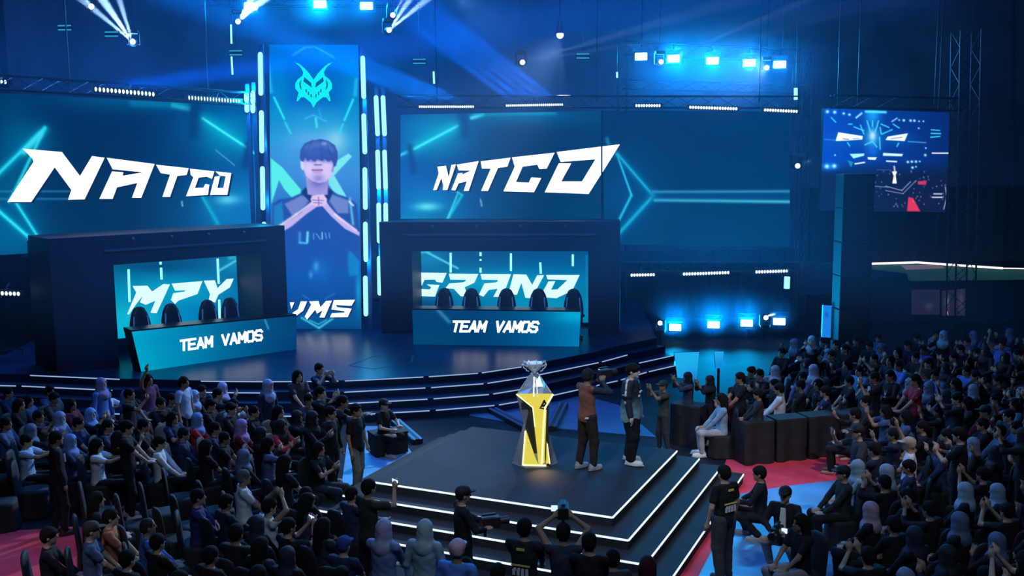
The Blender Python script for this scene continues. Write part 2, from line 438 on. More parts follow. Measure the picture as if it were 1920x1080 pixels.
# left wing
z_t = 7.9
wl = Wall(PZ(0, 175, z_t), PZ(470, 200, z_t))
ql = [(-160, 166), (480, 200), (480, 447), (-160, 489)]
r, b = screen_box('led_wall', wl, ql, 'large angled screen on the left showing NATCO in white and cyan chevrons')
def base_l(X, Y):
    t = np.clip((X - 250) / 230, 0, 1)[..., None]; v = np.clip((Y - 170) / 300, 0, 1)[..., None]
    return (1 - t) * (np.array([0, 38, 80]) + v * np.array([-0, 12, 8])) + t * (np.array([0, 70, 138]) + v * np.array([0, 40, 45]))
lay = [('blob', 20, 440, 70, 60, (0, 105, 160), .8), ('blob', 60, 270, 40, 40, (0, 120, 165), .7), ('blob', 425, 262, 45, 40, (0, 160, 195), .55), ('blob', 440, 400, 60, 45, (0, 105, 185), .8), ('blob', 250, 180, 150, 26, (0, 105, 150), .7), ('blob', 410, 240, 60, 30, (0, 150, 190), .6), ('blob', 20, 340, 45, 150, (0, 110, 160), .6),
       ('blob', 440, 385, 50, 40, (20, 140, 200), .8), ('blob', 430, 375, 22, 9, (120, 240, 255), .9), ('blob', 455, 400, 35, 30, (0, 110, 180), .8),
       ('line', (380, 222), (462, 276), 12, (0, 175, 205), .8), ('line', (380, 222), (462, 276), 2.4, (70, 245, 255), 1),
       ('line', (472, 284), (482, 290), 2.4, (70, 235, 255), 1), ('line', (325, 197), (353, 203), 5, (60, 215, 235), .9), ('line', (250, 193), (350, 198), 8, (0, 140, 175), .6),
       ('line', (-40, 360), (84, 244), 9, (0, 170, 200), .7), ('line', (-40, 362), (84, 240), 3.0, (40, 225, 250), 1), ('line', (84, 240), (18, 378), 3.2, (40, 215, 240), 1), ('line', (75, 252), (45, 285), 6, (60, 225, 245), .9),
       ('line', (30, 380), (94, 480), 7, (0, 150, 190), .7), ('line', (30, 380), (94, 480), 2.6, (40, 225, 250), 1), ('line', (-60, 345), (94, 480), 8, (0, 160, 200), .7), ('line', (-60, 345), (94, 480), 3.2, (50, 235, 255), 1),
       ('line', (-160, 359), (130, 359), 2, (40, 130, 190), .7), ('line', (-160, 373), (130, 373), 2, (40, 130, 190), .7),
       ('line', (380, 370), (408, 418), 2.5, (40, 215, 240), 1), ('line', (384, 372), (408, 420), 6, (0, 150, 190), .7),
       ('line', (405, 282), (440, 310), 1.2, (120, 170, 210), .7), ('line', (341, 378), (342, 386), 1.5, (170, 210, 235), .8),
       ('line', (366, 205), (362, 250), 14, (2, 50, 100), .8), ('line', (466, 270), (460, 310), 8, (2, 50, 110), .8)]
picture('picture', wl, ql, base_l, lay, m_pic, r)
N1 = [[(170, 235), (465, 260), (600, 440), (690, 290), (785, 303), (635, 615), (510, 618), (535, 545), (410, 375), (235, 635), (55, 635), (250, 335), (245, 312)],
      [(800, 303), (1160, 350), (1060, 603), (990, 603), (1030, 492), (878, 525), (845, 612), (745, 612), (840, 405), (925, 412), (920, 438), (1075, 412), (845, 390)],
      [(1170, 355), (1415, 382), (1400, 432), (1330, 440), (1275, 597), (1218, 597), (1275, 430), (1205, 418)],
      [(1425, 385), (1608, 405), (1590, 462), (1550, 445), (1490, 452), (1462, 530), (1525, 528), (1540, 500), (1570, 505), (1560, 582), (1395, 592), (1450, 450), (1430, 430)],
      [(1615, 405), (1735, 418), (1705, 582), (1575, 582), (1610, 445), (1650, 440), (1630, 530), (1675, 530), (1692, 442), (1650, 438)]]
shapes('lettering_shadow', wl, [[(x + 14, y + 9) for x, y in P] for P in N1], m_shadow, r, 0.02, 0, 220, 4)
shapes('lettering', wl, N1, m_white, r, 0.035, 0, 220, 4)
settle(r, b)

# right wing: two cabinets with a seam
wr = Wall(PY(750, 215, 32.0), PY(1130, 207, 30.6))
wr2 = Wall(PY(1130, 207, 30.6), PY(1480, 208, 31.5))
q1 = [(751, 215), (1127, 208), (1127, 440), (751, 436)]
q2 = [(1129, 207), (1481, 209), (1481, 463), (1133, 458)]
r, b = screen_box('led_wall', wr, q1, 'wide screen above the right booth showing most of the word NATCO')
def base_r(X, Y):
    t = np.clip((1000 - X) / 250, 0, 1)[..., None]; v = np.clip((Y - 205) / 230, 0, 1)[..., None]
    return (1 - t) * (np.array([0, 42, 82]) + v * np.array([0, 12, 2])) + t * (np.array([0, 68, 140]) + v * np.array([0, 40, 55]))
lay = [('blob', 815, 265, 55, 35, (0, 150, 200), .6), ('blob', 790, 390, 70, 45, (0, 105, 180), .8), ('blob', 760, 350, 30, 90, (0, 90, 175), .7), ('blob', 820, 240, 60, 32, (0, 140, 190), .8), ('blob', 960, 215, 150, 22, (0, 120, 165), .6), ('blob', 800, 385, 50, 35, (10, 130, 190), .8),
       ('blob', 802, 388, 24, 8, (110, 240, 250), .95), ('blob', 770, 420, 60, 20, (10, 150, 190), .7), ('blob', 840, 410, 40, 22, (0, 100, 150), .6),
       ('line', (773, 279), (858, 236), 13, (0, 175, 205), .85), ('line', (775, 280), (858, 236), 2.4, (70, 245, 255), 1), ('line', (745, 293), (764, 285), 3, (60, 225, 245), .9),
       ('line', (884, 221), (905, 214), 4, (80, 235, 245), 1), ('line', (890, 214), (1040, 212), 4, (0, 150, 185), .7),
       ('line', (855, 358), (866, 366), 1.8, (50, 215, 240), .9), ('line', (866, 366), (838, 413), 3, (30, 195, 225), .9), ('line', (858, 364), (838, 413), 1.8, (60, 225, 245), .9),
       ('line', (901, 374), (903, 386), 1.6, (150, 200, 230), .8), ('line', (868, 215), (872, 250), 12, (0, 60, 120), .8), ('line', (768, 275), (775, 320), 7, (0, 60, 120), .8)]
picture('picture', wr, q1, base_r, lay, m_pic, r)
N2 = [[(280, 450), (345, 443), (365, 530), (385, 437), (420, 432), (355, 625), (320, 625), (325, 590), (310, 535), (275, 625), (248, 625), (290, 500)],
      [(425, 435), (590, 408), (515, 632), (478, 632), (500, 560), (440, 575), (415, 628), (385, 625), (435, 500), (470, 497), (465, 510), (530, 480), (440, 478)],
      [(605, 410), (830, 382), (805, 450), (735, 460), (660, 632), (608, 632), (680, 465), (615, 465)],
      [(840, 380), (1160, 345), (1100, 465), (1045, 468), (1030, 435), (920, 450), (870, 565), (965, 570), (985, 530), (1060, 535), (1005, 642), (775, 635), (860, 450)],
      [(1175, 340), (1508, 299), (1508, 508), (1415, 655), (1085, 642), (1190, 425), (1285, 425), (1210, 560), (1365, 560), (1465, 395), (1205, 415)]]
shapes('lettering_shadow', wr, [[(min(x + 14, 1508), y + 9) for x, y in P] for P in N2], m_shadow, r, 0.02, 750, 200, 4)
shapes('lettering', wr, N2, m_white, r, 0.035, 750, 200, 4)
settle(r, b)
r, b = screen_box('led_wall', wr2, q2, 'right-hand end screen showing a cyan arrow outline and two long lines')
def base_r2(X, Y):
    v = np.clip((Y - 205) / 250, 0, 1)[..., None]; t = np.clip((X - 1130) / 350, 0, 1)[..., None]
    return (np.array([0, 34, 74]) + v * np.array([0, 14, 2])) * (1 - 0.12 * t)
lay = [('blob', 1180, 366, 60, 80, (0, 72, 125), .8), ('line', (1157, 290), (1184, 366), 2.0, (35, 200, 235), 1), ('line', (1157, 288), (1225, 367), 2.4, (45, 220, 250), 1),
       ('line', (1157, 288), (1225, 367), 8, (0, 130, 175), .55), ('line', (1225, 367), (1140, 460), 3.0, (50, 225, 250), 1), ('line', (1225, 367), (1140, 460), 9, (0, 130, 175), .55),
       ('line', (1184, 366), (1138, 458), 2.4, (35, 200, 235), 1), ('line', (1225, 360), (1481, 359), 3.0, (60, 160, 190), .9), ('line', (1228, 375), (1481, 378), 3.2, (80, 215, 235), 1),
       ('line', (1228, 369), (1481, 369), 9, (0, 75, 125), .6), ('line', (1138, 260), (1142, 272), 4, (20, 170, 200), .6)]
picture('picture', wr2, q2, base_r2, lay, m_pic, r)
shapes('lettering', wr2, [[(1519, 298), (1650, 282), (1519, 492)]], m_white, r, 0.035, 750, 200, 4)
settle(r, b)

# centre column screen with the player's portrait
wc = Wall(PZ(507, 617, .8), PZ(677, 617, .8))
qc = [(505, 84), (672, 84), (678, 617), (508, 617)]
r, b = screen_box('column_screen', wc, qc, 'tall narrow centre screen showing a horned emblem and a portrait of a player')
def base_c(X, Y):
    C = np.zeros(X.shape + (3,))
    ys = [84, 190, 260, 330, 430, 480, 560, 600, 617]; cs = [(0, 105, 200), (0, 100, 190), (40, 150, 215), (60, 140, 215), (25, 100, 190), (10, 90, 185), (5, 75, 150), (5, 85, 145), (5, 70, 130)]
    for i in range(3): C[..., i] = np.interp(Y, ys, [c[i] for c in cs])
    return C
sk = (205, 190, 245); sk2 = (160, 155, 225); hr = (58, 92, 178); sh = (118, 138, 205); shd = (32, 76, 165)
def cp(P, s=4.5, ox=500, oy=240): return [(ox + x / s, oy + y / s) for x, y in P]
lay = [('blob', 590, 262, 55, 40, (110, 180, 240), .8), ('blob', 630, 262, 20, 26, (150, 225, 240), .8),
       ('blob', 520, 190, 22, 60, (0, 165, 200), .5), ('blob', 660, 190, 22, 60, (0, 165, 200), .5), ('blob', 590, 225, 70, 26, (20, 160, 205), .6),
       ('line', (514, 183), (533, 223), 2.2, (50, 230, 240), 1), ('line', (535, 230), (545, 250), 2.2, (50, 220, 240), .9), ('line', (662, 187), (646, 225), 2.2, (50, 230, 240), 1), ('line', (643, 233), (636, 250), 2.2, (50, 220, 240), .9),
       ('line', (502, 120), (508, 172), 4, (40, 190, 240), .8), ('line', (668, 150), (666, 178), 4, (40, 190, 240), .8),
       ('line', (550, 103), (570, 90), 2.2, (40, 150, 230), .8), ('line', (572, 89), (585, 88), 2.2, (40, 150, 230), .8), ('line', (590, 88), (602, 94), 2.2, (40, 150, 230), .8), ('line', (602, 94), (626, 108), 2.2, (40, 150, 230), .8),
       ('line', (573, 222), (588, 216), 1.6, (60, 190, 235), .8), ('line', (588, 216), (612, 228), 1.6, (60, 190, 235), .8), ('line', (592, 222), (594, 238), 2.6, (70, 230, 245), .9), ('line', (598, 205), (602, 220), 1.2, (60, 180, 230), .7),
       ('poly', cp([(35, 255), (130, 330), (290, 520), (290, 590), (210, 585), (150, 520), (105, 440), (40, 640)]), 1.2, (90, 240, 235), 1),
       ('poly', cp([(690, 215), (720, 240), (570, 400), (680, 590), (600, 590), (520, 470), (520, 400), (600, 270)]), 1.2, (120, 235, 240), 1),
       # shirt
       ('poly', cp([(50, 640), (110, 600), (200, 590), (300, 545), (340, 520), (540, 520), (600, 560), (700, 590), (760, 640), (785, 900), (790, 1200), (60, 1200), (45, 900)]), 1.5, shd, 1),
       ('blob', 590, 500, 60, 60, (14, 84, 178), .8),
       ('poly', cp([(150, 640), (290, 570), (370, 590), (330, 650), (230, 760)]), 2.0, sh, .9), ('poly', cp([(550, 560), (690, 610), (690, 720), (600, 720), (530, 620)]), 2.0, sh, .9),
       ('poly', cp([(60, 660), (130, 620), (150, 830), (60, 850)]), 2, (30, 130, 195), .9), ('line', (656, 372), (662, 420), 2.5, (110, 210, 240), .8), ('line', (655, 378), (662, 385), 2.0, (210, 240, 255), .9),
       ('poly', cp([(290, 540), (330, 500), (380, 590), (360, 620)]), 1.2, (18, 40, 110), 1), ('poly', cp([(560, 540), (520, 500), (480, 590), (520, 620)]), 1.2, (18, 40, 110), 1),
       # neck and face
       ('poly', cp([(330, 400), (520, 400), (515, 560), (440, 580), (345, 560)]), 1.4, sk2, 1), ('blob', 597, 340, 14, 12, (80, 80, 170), .7),
       ('poly', cp([(300, 250), (580, 250), (575, 330), (550, 400), (500, 450), (440, 465), (380, 445), (330, 400), (305, 330)]), 1.2, sk, 1),
       ('poly', cp([(310, 255), (585, 255), (570, 300), (500, 290), (440, 290), (380, 290), (320, 280)]), 3.0, (110, 110, 200), .9),
       ('blob', 612, 318, 12, 16, (225, 205, 250), .7), ('blob', 580, 316, 9, 14, (225, 215, 255), .7),
       ('blob', 597, 306, 5, 5, (235, 215, 250), .8), ('line', (590, 309), (602, 309), 1.6, (90, 80, 160), .8), ('line', (586, 319), (604, 319), 1.7, (120, 70, 150), .9), ('line', (588, 323), (602, 323), 1.8, (190, 150, 215), .9),
       ('blob', 597, 334, 10, 7, (110, 100, 190), .6),
       ('poly', cp([(285, 280), (310, 285), (320, 345), (300, 355), (288, 330)]), 1, (215, 215, 250), 1), ('poly', cp([(575, 310), (560, 300), (545, 370), (560, 375)]), 1, (150, 140, 210), 1),
       ('poly', cp([(280, 250), (285, 185), (320, 130), (370, 108), (430, 98), (455, 92), (520, 108), (575, 145), (598, 200), (600, 260), (585, 320), (565, 330), (560, 290), (545, 270), (520, 285), (490, 262), (470, 280), (430, 262), (405, 285), (370, 262), (350, 282), (325, 250), (310, 285), (290, 275)]), 1.0, (48, 78, 160), 1), ('poly', cp([(320, 150), (400, 112), (520, 122), (575, 180), (560, 200), (480, 160), (400, 165), (330, 200)]), 4, (88, 118, 195), .8), ('line', (586, 262), (572, 292), 1.2, (35, 60, 140), .6), ('line', (600, 264), (604, 298), 1.2, (35, 60, 140), .6), ('line', (612, 268), (622, 296), 1.2, (35, 60, 140), .6),
       ('blob', 608, 269, 6, 3, (150, 190, 235), .7), ('blob', 590, 285, 26, 12, (62, 100, 190), .6),
       # arms and folded hands
       ('poly', cp([(50, 870), (130, 820), (260, 740), (350, 660), (410, 600), (440, 620), (430, 660), (330, 730), (210, 830), (60, 920)]), 1.2, (195, 180, 240), 1), ('line', (512, 432), (556, 402), 2.5, (250, 225, 250), .9), ('line', (556, 402), (585, 380), 2.0, (245, 225, 250), .9),
       ('poly', cp([(785, 880), (700, 830), (600, 740), (530, 660), (490, 600), (450, 620), (470, 660), (540, 740), (660, 850), (780, 910)]), 1.2, (195, 180, 240), 1), ('line', (668, 432), (628, 402), 2.2, (250, 225, 250), .9),
       ('poly', cp([(385, 570), (480, 560), (510, 600), (500, 650), (440, 665), (390, 650), (370, 600)]), 1.3, (225, 200, 240), 1),
       ('line', (586, 375), (606, 376), 1.0, (110, 95, 170), .8), ('line', (588, 380), (604, 381), 1.0, (110, 95, 170), .8), ('line', (597, 370), (598, 386), 1.2, (120, 100, 170), .8),
       # shirt print
       ('line', (562, 437), (562, 453), 3.0, (60, 150, 225), .9), ('line', (577, 436), (576, 454), 2.5, (110, 225, 250), 1), ('line', (562, 455), (574, 456), 2.2, (80, 190, 240), .9),
       ('line', (588, 438), (588, 448), 1.2, (90, 160, 230), .9), ('line', (593, 438), (600, 448), 1.2, (90, 160, 230), .9), ('line', (604, 436), (604, 448), 1.2, (150, 220, 245), .9), ('line', (610, 437), (612, 447), 1.2, (90, 160, 230), .9), ('line', (617, 437), (618, 446), 1.2, (90, 160, 230), .9),
       # lower glow marks
       ('blob', 593, 500, 6, 10, (70, 180, 245), .8), ('blob', 583, 515, 4, 7, (70, 170, 240), .7), ('blob', 605, 508, 12, 18, (20, 110, 200), .6), ('poly', [(653, 470), (660, 473), (674, 490), (672, 516), (655, 518), (652, 495)], 2.5, (10, 140, 205), .8),
       ('blob', 672, 545, 5, 35, (20, 180, 220), .7), ('line', (568, 554), (580, 561), 1.5, (40, 120, 200), .7), ('line', (610, 560), (628, 550), 1.5, (40, 120, 200), .7),
       ('line', (566, 596), (598, 615), 2.2, (60, 190, 225), 1), ('line', (598, 615), (624, 597), 2.2, (60, 190, 225), 1), ('line', (580, 600), (597, 608), 1.3, (60, 180, 220), .9), ('line', (597, 608), (612, 600), 1.3, (60, 180, 220), .9)]
picture('picture', wc, qc, base_c, lay, m_pic, r, step=1.5)
VM = [[(235, 685), (280, 685), (250, 755)], [(345, 675), (410, 675), (370, 770), (275, 840), (262, 792), (318, 755)],
      [(430, 675), (525, 672), (545, 735), (600, 672), (660, 668), (585, 840), (535, 838), (565, 765), (510, 800), (492, 760), (410, 860), (385, 830), (450, 710)],
      [(680, 662), (895, 658), (860, 720), (700, 712), (715, 735), (860, 750), (820, 835), (640, 838), (660, 795), (785, 790), (790, 775), (655, 758)]]
shapes('lettering_shadow', wc, [[(x + 9, y + 9) for x, y in P] for P in VM], glow('letter_shade', (5, 35, 90)), r, 0.02, 500, 440, 5.4)
shapes('lettering', wc, VM, m_white, r, 0.035, 500, 440, 5.4)
def mir(P, c=475): return [(2 * c - x, y) for x, y in P]
EL = [(285, 198), (330, 215), (385, 260), (430, 310), (475, 375), (475, 660), (445, 605), (380, 552), (345, 555), (318, 592), (302, 592), (312, 545), (322, 505), (290, 465), (288, 420), (310, 375), (362, 335), (370, 300), (345, 250)]
shapes('emblem', wc, [EL, mir(EL)], m_cyan, r, 0.02, 500, 80, 5.4)
EH = [[(380, 348), (450, 408), (458, 455), (372, 392)], [(350, 370), (345, 430), (355, 480), (335, 455), (330, 410)], [(330, 545), (320, 560), (322, 545)]]
EW = [[(x, y), (x + 12, y + 4), (x + 12, y + 36), (x, y + 32)] for x, y in ((395, 470), (418, 495), (445, 520))]
shapes('emblem_mark', wc, EH + [mir(P) for P in EH] + EW + [mir(P) for P in EW], glow('emblem_dark', (0, 95, 150)), r, 0.03, 500, 80, 5.4)
settle(r, b)

# ------------------------------------------------------------------ player booths
m_booth = mat('booth_panel', (0.006, 0.014, 0.036), 0.55, noise=0.3, scale=1.0)
m_trim = mat('booth_trim', (0.07, 0.09, 0.14), 0.4, metal=0.3)
m_tube = glow('tube_cyan', (150, 250, 255), 1.25)
def booth(front_px, open_px, depth, label):
    "front_px: bottom-left and bottom-right floor pixels of the front; open_px: x0, x1, ytop of the opening, ytop of the booth"
    (ax, ay), (bx, by) = front_px
    A = PZ(ax, ay, .8); B = PZ(bx, by, .8)
    w = Wall(A, B); L = w.len; H = 3.3
    r = empty('player_booth'); tag(r, label, 'booth')
    def q(u, n, z): return Vector((A.x, A.y, 0)) + w.u * u - w.n * n + Vector((0, 0, .8 + z))
    R = Matrix((w.u, -w.n, Vector((0, 0, 1)))).transposed()
    x0, x1, yo = open_px
    u0 = (w.on(x0, yo) - Vector((A.x, A.y, 0))).dot(w.u); u1 = (w.on(x1, yo) - Vector((A.x, A.y, 0))).dot(w.u); zo = w.on(x0, yo).z - .8
    def bx_(name, u0_, u1_, n0, n1, z0, z1, m=m_booth):
        c = q((u0_ + u1_) / 2, (n0 + n1) / 2, (z0 + z1) / 2)
        return MB().box(c, (abs(u1_ - u0_), abs(n1 - n0), z1 - z0), R).build(name, m, r, bevel=0.01)
    bx_('side_wall', 0, u0, 0, depth, 0, H); bx_('side_wall', u1, L, 0, depth, 0, H)
    bx_('fascia', u0, u1, 0, 0.15, zo, H); bx_('roof', 0, L, 0, depth, H, H + 0.15)
    bx_('back_wall', 0, L, depth, depth + 0.1, 0, H)
    bx_('rail', u0 - .25, u1 + .2, -0.05, 0.0, H - 0.28, H - 0.22, m_trim)
    mb = MB()
    for i in range(4): mb.sphere(q(u0 + (u1 - u0) * (i + .5) / 4, -0.04, H + 0.02), 0.05, 8, 5)
    mb.build('roof_spotlight', m_trim, r)
    return r, w, q, (u0, u1, zo, L), q(L / 2, depth / 2, 0)
def poly_tubes(name, w, segs, parent, off, rad=0.035):
    mb = MB()
    for (xa, ya, xb, yb) in segs: mb.tube(w.on(xa, ya, off), w.on(xb, yb, off), rad, rad, 8)
    return mb.build(name, m_tube, parent)

rl, wb, qf, (u0, u1, zo, L), base = booth([(108, 702), (542, 640)], (213, 490, 497), 1.7, 'dark player booth on the left whose rear screen reads MPY')
wbl = Wall(qf(0, 1.6, 0), qf(L, 1.6, 0))
qb = [(180, 497), (520, 473), (520, 600), (180, 640)]
def base_b(X, Y):
    t = np.clip((X - 210) / 280, 0, 1)[..., None]; v = np.clip((Y - 480) / 120, 0, 1)[..., None]
    return (1 - t) * (np.array([0, 75, 120]) + v * np.array([0, 100, 90])) + t * (np.array([0, 90, 140]) + v * np.array([0, 0, 30]))
lay = [('blob', 330, 545, 110, 30, (0, 170, 210), .8), ('blob', 250, 600, 50, 30, (20, 190, 215), .7), ('blob', 440, 495, 40, 20, (10, 150, 195), .7),
       ('line', (410, 508), (452, 483), 2, (90, 210, 240), 1), ('line', (430, 484), (490, 480), 3, (50, 190, 220), .8), ('blob', 475, 585, 20, 12, (40, 120, 210), .7), ('blob', 300, 500, 60, 10, (0, 60, 110), .6)]
picture('picture', wbl, qb, base_b, lay, m_pic, rl, off=0.03)
MP = [[(310, 425), (490, 420), (545, 490), (680, 400), (760, 405), (600, 750), (525, 745), (585, 600), (470, 650), (400, 620), (430, 545), (340, 660), (270, 765), (245, 765), (355, 500)],
      [(780, 395), (1150, 365), (1090, 520), (860, 600), (820, 640), (770, 590), (800, 510), (940, 490), (940, 475), (820, 480)],
      [(1165, 360), (1300, 355), (1330, 450), (1440, 340), (1525, 335), (1480, 440), (1340, 530), (1300, 625), (1225, 590), (1240, 520)],
      [(1740, 310), (1880, 305), (1880, 430), (1780, 610), (1690, 615), (1740, 500)]]
m_soft = glow('screen_pale', (215, 250, 255), 1.1)
shapes('lettering', wbl, MP, m_soft, rl, 0.05, 200, 470, 6.4)
TL_ = [(241, 505, 243, 566), (301, 491, 301, 496), (302, 502, 303, 524), (408, 485, 410, 532), (411, 562, 412, 599), (473, 507, 471, 545), (480, 488, 481, 520)]
for t_ in TL_: poly_tubes('tube_light', wbl, [t_], rl, 0.25)
settle(rl, base)

rr, wb2, qf2, (u0, u1, zo, L2), base = booth([(716, 625), (1162, 628)], (772, 1103, 471), 1.7, 'dark player booth on the right whose rear screen reads GRAND')
wbr = Wall(qf2(0, 1.6, 0), qf2(L2, 1.6, 0))
qb = [(758, 470), (1112, 471), (1112, 605), (758, 600)]
def base_b2(X, Y):
    v = np.clip((Y - 470) / 130, 0, 1)[..., None]
    return np.array([0, 75, 128]) + v * np.array([0, 50, 45]) + 0 * X[..., None]
lay = [('blob', 930, 530, 160, 26, (0, 165, 205), .8), ('blob', 800, 485, 40, 18, (10, 150, 195), .7), ('blob', 1020, 570, 80, 20, (10, 170, 200), .6), ('blob', 800, 575, 40, 16, (5, 50, 100), .7),
       ('line', (800, 473), (858, 503), 2, (90, 210, 240), 1), ('line', (772, 474), (805, 473), 2.5, (60, 200, 230), .8), ('line', (1100, 480), (1100, 590), 2, (20, 140, 180), .6)]
picture('picture', wbr, qb, base_b2, lay, m_pic, rr, off=0.03)
GR = [[(95, 275), (420, 280), (375, 378), (318, 372), (300, 348), (195, 350), (150, 440), (245, 447), (262, 425), (215, 395), (345, 400), (300, 520), (50, 510), (130, 345), (110, 322)],
      [(440, 285), (740, 290), (700, 378), (600, 425), (640, 520), (560, 515), (490, 440), (405, 435), (445, 385), (590, 375), (620, 350), (455, 348)],
      [(760, 290), (1070, 292), (985, 522), (890, 522), (935, 440), (845, 452), (790, 520), (745, 500), (800, 385), (925, 375), (940, 352), (775, 348)],
      [(1095, 292), (1225, 296), (1285, 400), (1335, 302), (1405, 302), (1280, 535), (1215, 530), (1175, 380), (1130, 500), (1040, 500)],
      [(1425, 300), (1765, 300), (1690, 460), (1530, 535), (1392, 525), (1390, 470), (1450, 365), (1520, 362), (1475, 450), (1540, 445), (1640, 352), (1440, 345)]]
shapes('lettering', wbr, GR, m_soft, rr, 0.05, 760, 460, 5.4)
for t_ in [(845, 474, 845, 511), (901, 473, 901, 480), (901, 486, 901, 489), (901, 502, 901, 511), (958, 475, 958, 508), (1013, 492, 1014, 513), (1074, 477, 1074, 499)]:
    poly_tubes('tube_light', wbr, [t_], rr, 0.25)
settle(rr, base)

# desks with LED fronts
m_desk = mat('desk_top', (0.01, 0.012, 0.018), 0.3)
def desk(bl, br, tl, tr, grad, lay, text, back, label):
    w = Wall(PZ(*bl, .8), PZ(*br, .8)); r = empty('player_desk'); tag(r, label, 'desk')
    f = [w.on(*p) for p in (tl, tr, br, bl)]; k = [v - w.n * back for v in f]
    MB().add(f + k, [(3, 2, 1, 0), (4, 5, 6, 7), (1, 2, 6, 5), (2, 3, 7, 6), (3, 0, 4, 7), (0, 1, 5, 4)]).build('body', m_desk, r)
    t = MB().add([f[0], f[1], k[1], k[0]], [(0, 1, 2, 3)]); t.v += [(a, b_, c + .04) for a, b_, c in t.v[:4]]
    t.f = [(0, 1, 2, 3), (4, 5, 6, 7), (0, 1, 5, 4), (1, 2, 6, 5), (2, 3, 7, 6), (3, 0, 4, 7)]; t.m = [0] * 6
    t.build('desktop', m_desk, r)
    picture('led_front', w, [tl, tr, br, bl], grad, lay, m_pic, r, off=0.012)
    shapes('lettering', w, text, m_white, r, 0.03)
    mid = (f[2] + f[3]) / 2 - w.n * back / 2
    settle(r, (mid.x, mid.y, .8)); return w
def g1(X, Y):
    t = np.clip((X - 250) / 290, 0, 1)[..., None]; return (1 - t) * np.array([0, 168, 205]) + t * np.array([2, 62, 118])
def g2(X, Y):
    t = np.clip((X - 880) / 205, 0, 1)[..., None] ** 1.5; return (1 - t) * np.array([0, 62, 112]) + t * np.array([0, 122, 180])
wd1 = desk((265, 697), (556, 655), (247, 622), (556, 592), g1, [('blob', 330, 640, 60, 14, (0, 130, 190), .5), ('blob', 500, 620, 60, 20, (0, 80, 125), .6), ('line', (497, 600), (503, 616), 2, (70, 160, 200), .8)],
     strokes('TEAM VAMOS', 339, 657, 491, 637, 4.4, 18), 0.6, 'angled player desk on the left with a teal lit front reading TEAM VAMOS')
wd2 = desk((775, 646), (1086, 650), (773, 581), (1088, 585), g2, [('blob', 1080, 592, 45, 14, (0, 175, 215), .9), ('line', (822, 582), (842, 603), 4, (60, 150, 190), .7), ('blob', 800, 640, 60, 20, (0, 75, 110), .6)],
     strokes('TEAM VAMOS', 847, 621, 1006, 622, 4.6, 18, 4), 0.6, 'straight player desk on the right with a blue lit front reading TEAM VAMOS')

# gaming chairs behind the desks
m_ch = mat('gaming_chair_vinyl', (0.012, 0.014, 0.022), 0.4); m_chs = mat('gaming_chair_stripe', (0.4, 0.6, 0.75), 0.4)
def gaming_chair():
    r = empty('gaming_chair')
    rr_ = []
    for z, w, y in ((0.48, .24, .0), (.7, .27, -.02), (.95, .25, -.05), (1.15, .2, -.07), (1.28, .13, -.08), (1.32, .05, -.08)):
        rr_.append([(w * math.cos(t), y + .06 * math.sin(t), z) for t in np.linspace(0, 2 * PI, 14, endpoint=False)])
    MB().rings(rr_).build('backrest', m_ch, r, smooth=True)
    for s in (-1, 1): MB().bar((s * .2, .045, .65), (s * .16, .0, 1.1), .03, .03).build('stripe', m_chs, r)
    MB().box((0, .2, .45), (.5, .5, .1)).build('seat', m_ch, r, bevel=.03)
    MB().tube((0, .15, .08), (0, .15, .42), .03).build('gas_post', m_ch, r)
    mb = MB()
    for i in range(5):
        t = 2 * PI * i / 5; mb.bar((0, .15, .09), (.28 * math.cos(t), .15 + .28 * math.sin(t), .05), .04, .03); mb.sphere((.28 * math.cos(t), .15 + .28 * math.sin(t), .03), .03, 8, 5)
    mb.build('star_base', m_ch, r)
    for s in (-1, 1): MB().bar((s * .28, .1, .65), (s * .28, .35, .65), .06, .03).build('armrest', m_ch, r)
    return r
gc = gaming_chair(); first = True
PLACES = [((262, 570), wd1, 'outermost gaming chair at the left desk'), ((321, 562), wd1, 'second gaming chair along the left desk, under the letter P'), ((390, 558), wd1, 'gaming chair at the left desk beneath the letter Y'), ((432, 556), wd1, 'fourth gaming chair at the left desk in the dark gap after MPY'),
          ((832, 543), wd2, 'gaming chair at the right desk below the letter G'), ((883, 543), wd2, 'gaming chair at the right desk under the letter R'), ((949, 547), wd2, 'middle gaming chair of the right desk, under the letter A'), ((1009, 546), wd2, 'gaming chair at the right desk under the letter N'), ((1075, 545), wd2, 'outermost gaming chair at the right desk, under the letter D')]
for (px, py), w, lb in PLACES:
    p = w.on(px, py, -1.32)
    c = gc if first else copy_tree(gc); first = False
    c.location = (p.x, p.y, .8); c.scale = (1.12, 1.12, 1.12); c.rotation_euler = (0, 0, math.atan2(w.n.y, w.n.x) - PI / 2)
    tag(c, 'black ' + lb, 'chair', 'gaming chairs at the player desks')

# ------------------------------------------------------------------ haze of the hall: thin real smoke the lamps shine through
hz = MB().box((-6.2, 28, 9.45), (30.6, 26, 12.9)).build('haze', m_dark)
hm = bpy.data.materials.new('haze'); hm.use_nodes = True; nt = hm.node_tree; nt.nodes.clear()
out = nt.nodes.new('ShaderNodeOutputMaterial'); vs = nt.nodes.new('ShaderNodeVolumeScatter')
vs.inputs['Color'].default_value = (0.30, 0.58, 1, 1); vs.inputs['Density'].default_value = 0.0058; vs.inputs['Anisotropy'].default_value = 0.1
nt.links.new(vs.outputs[0], out.inputs['Volume'])
hz.data.materials.clear(); hz.data.materials.append(hm)
tag(hz, 'thin stage haze filling the hall over the stage', 'haze', kind='stuff')

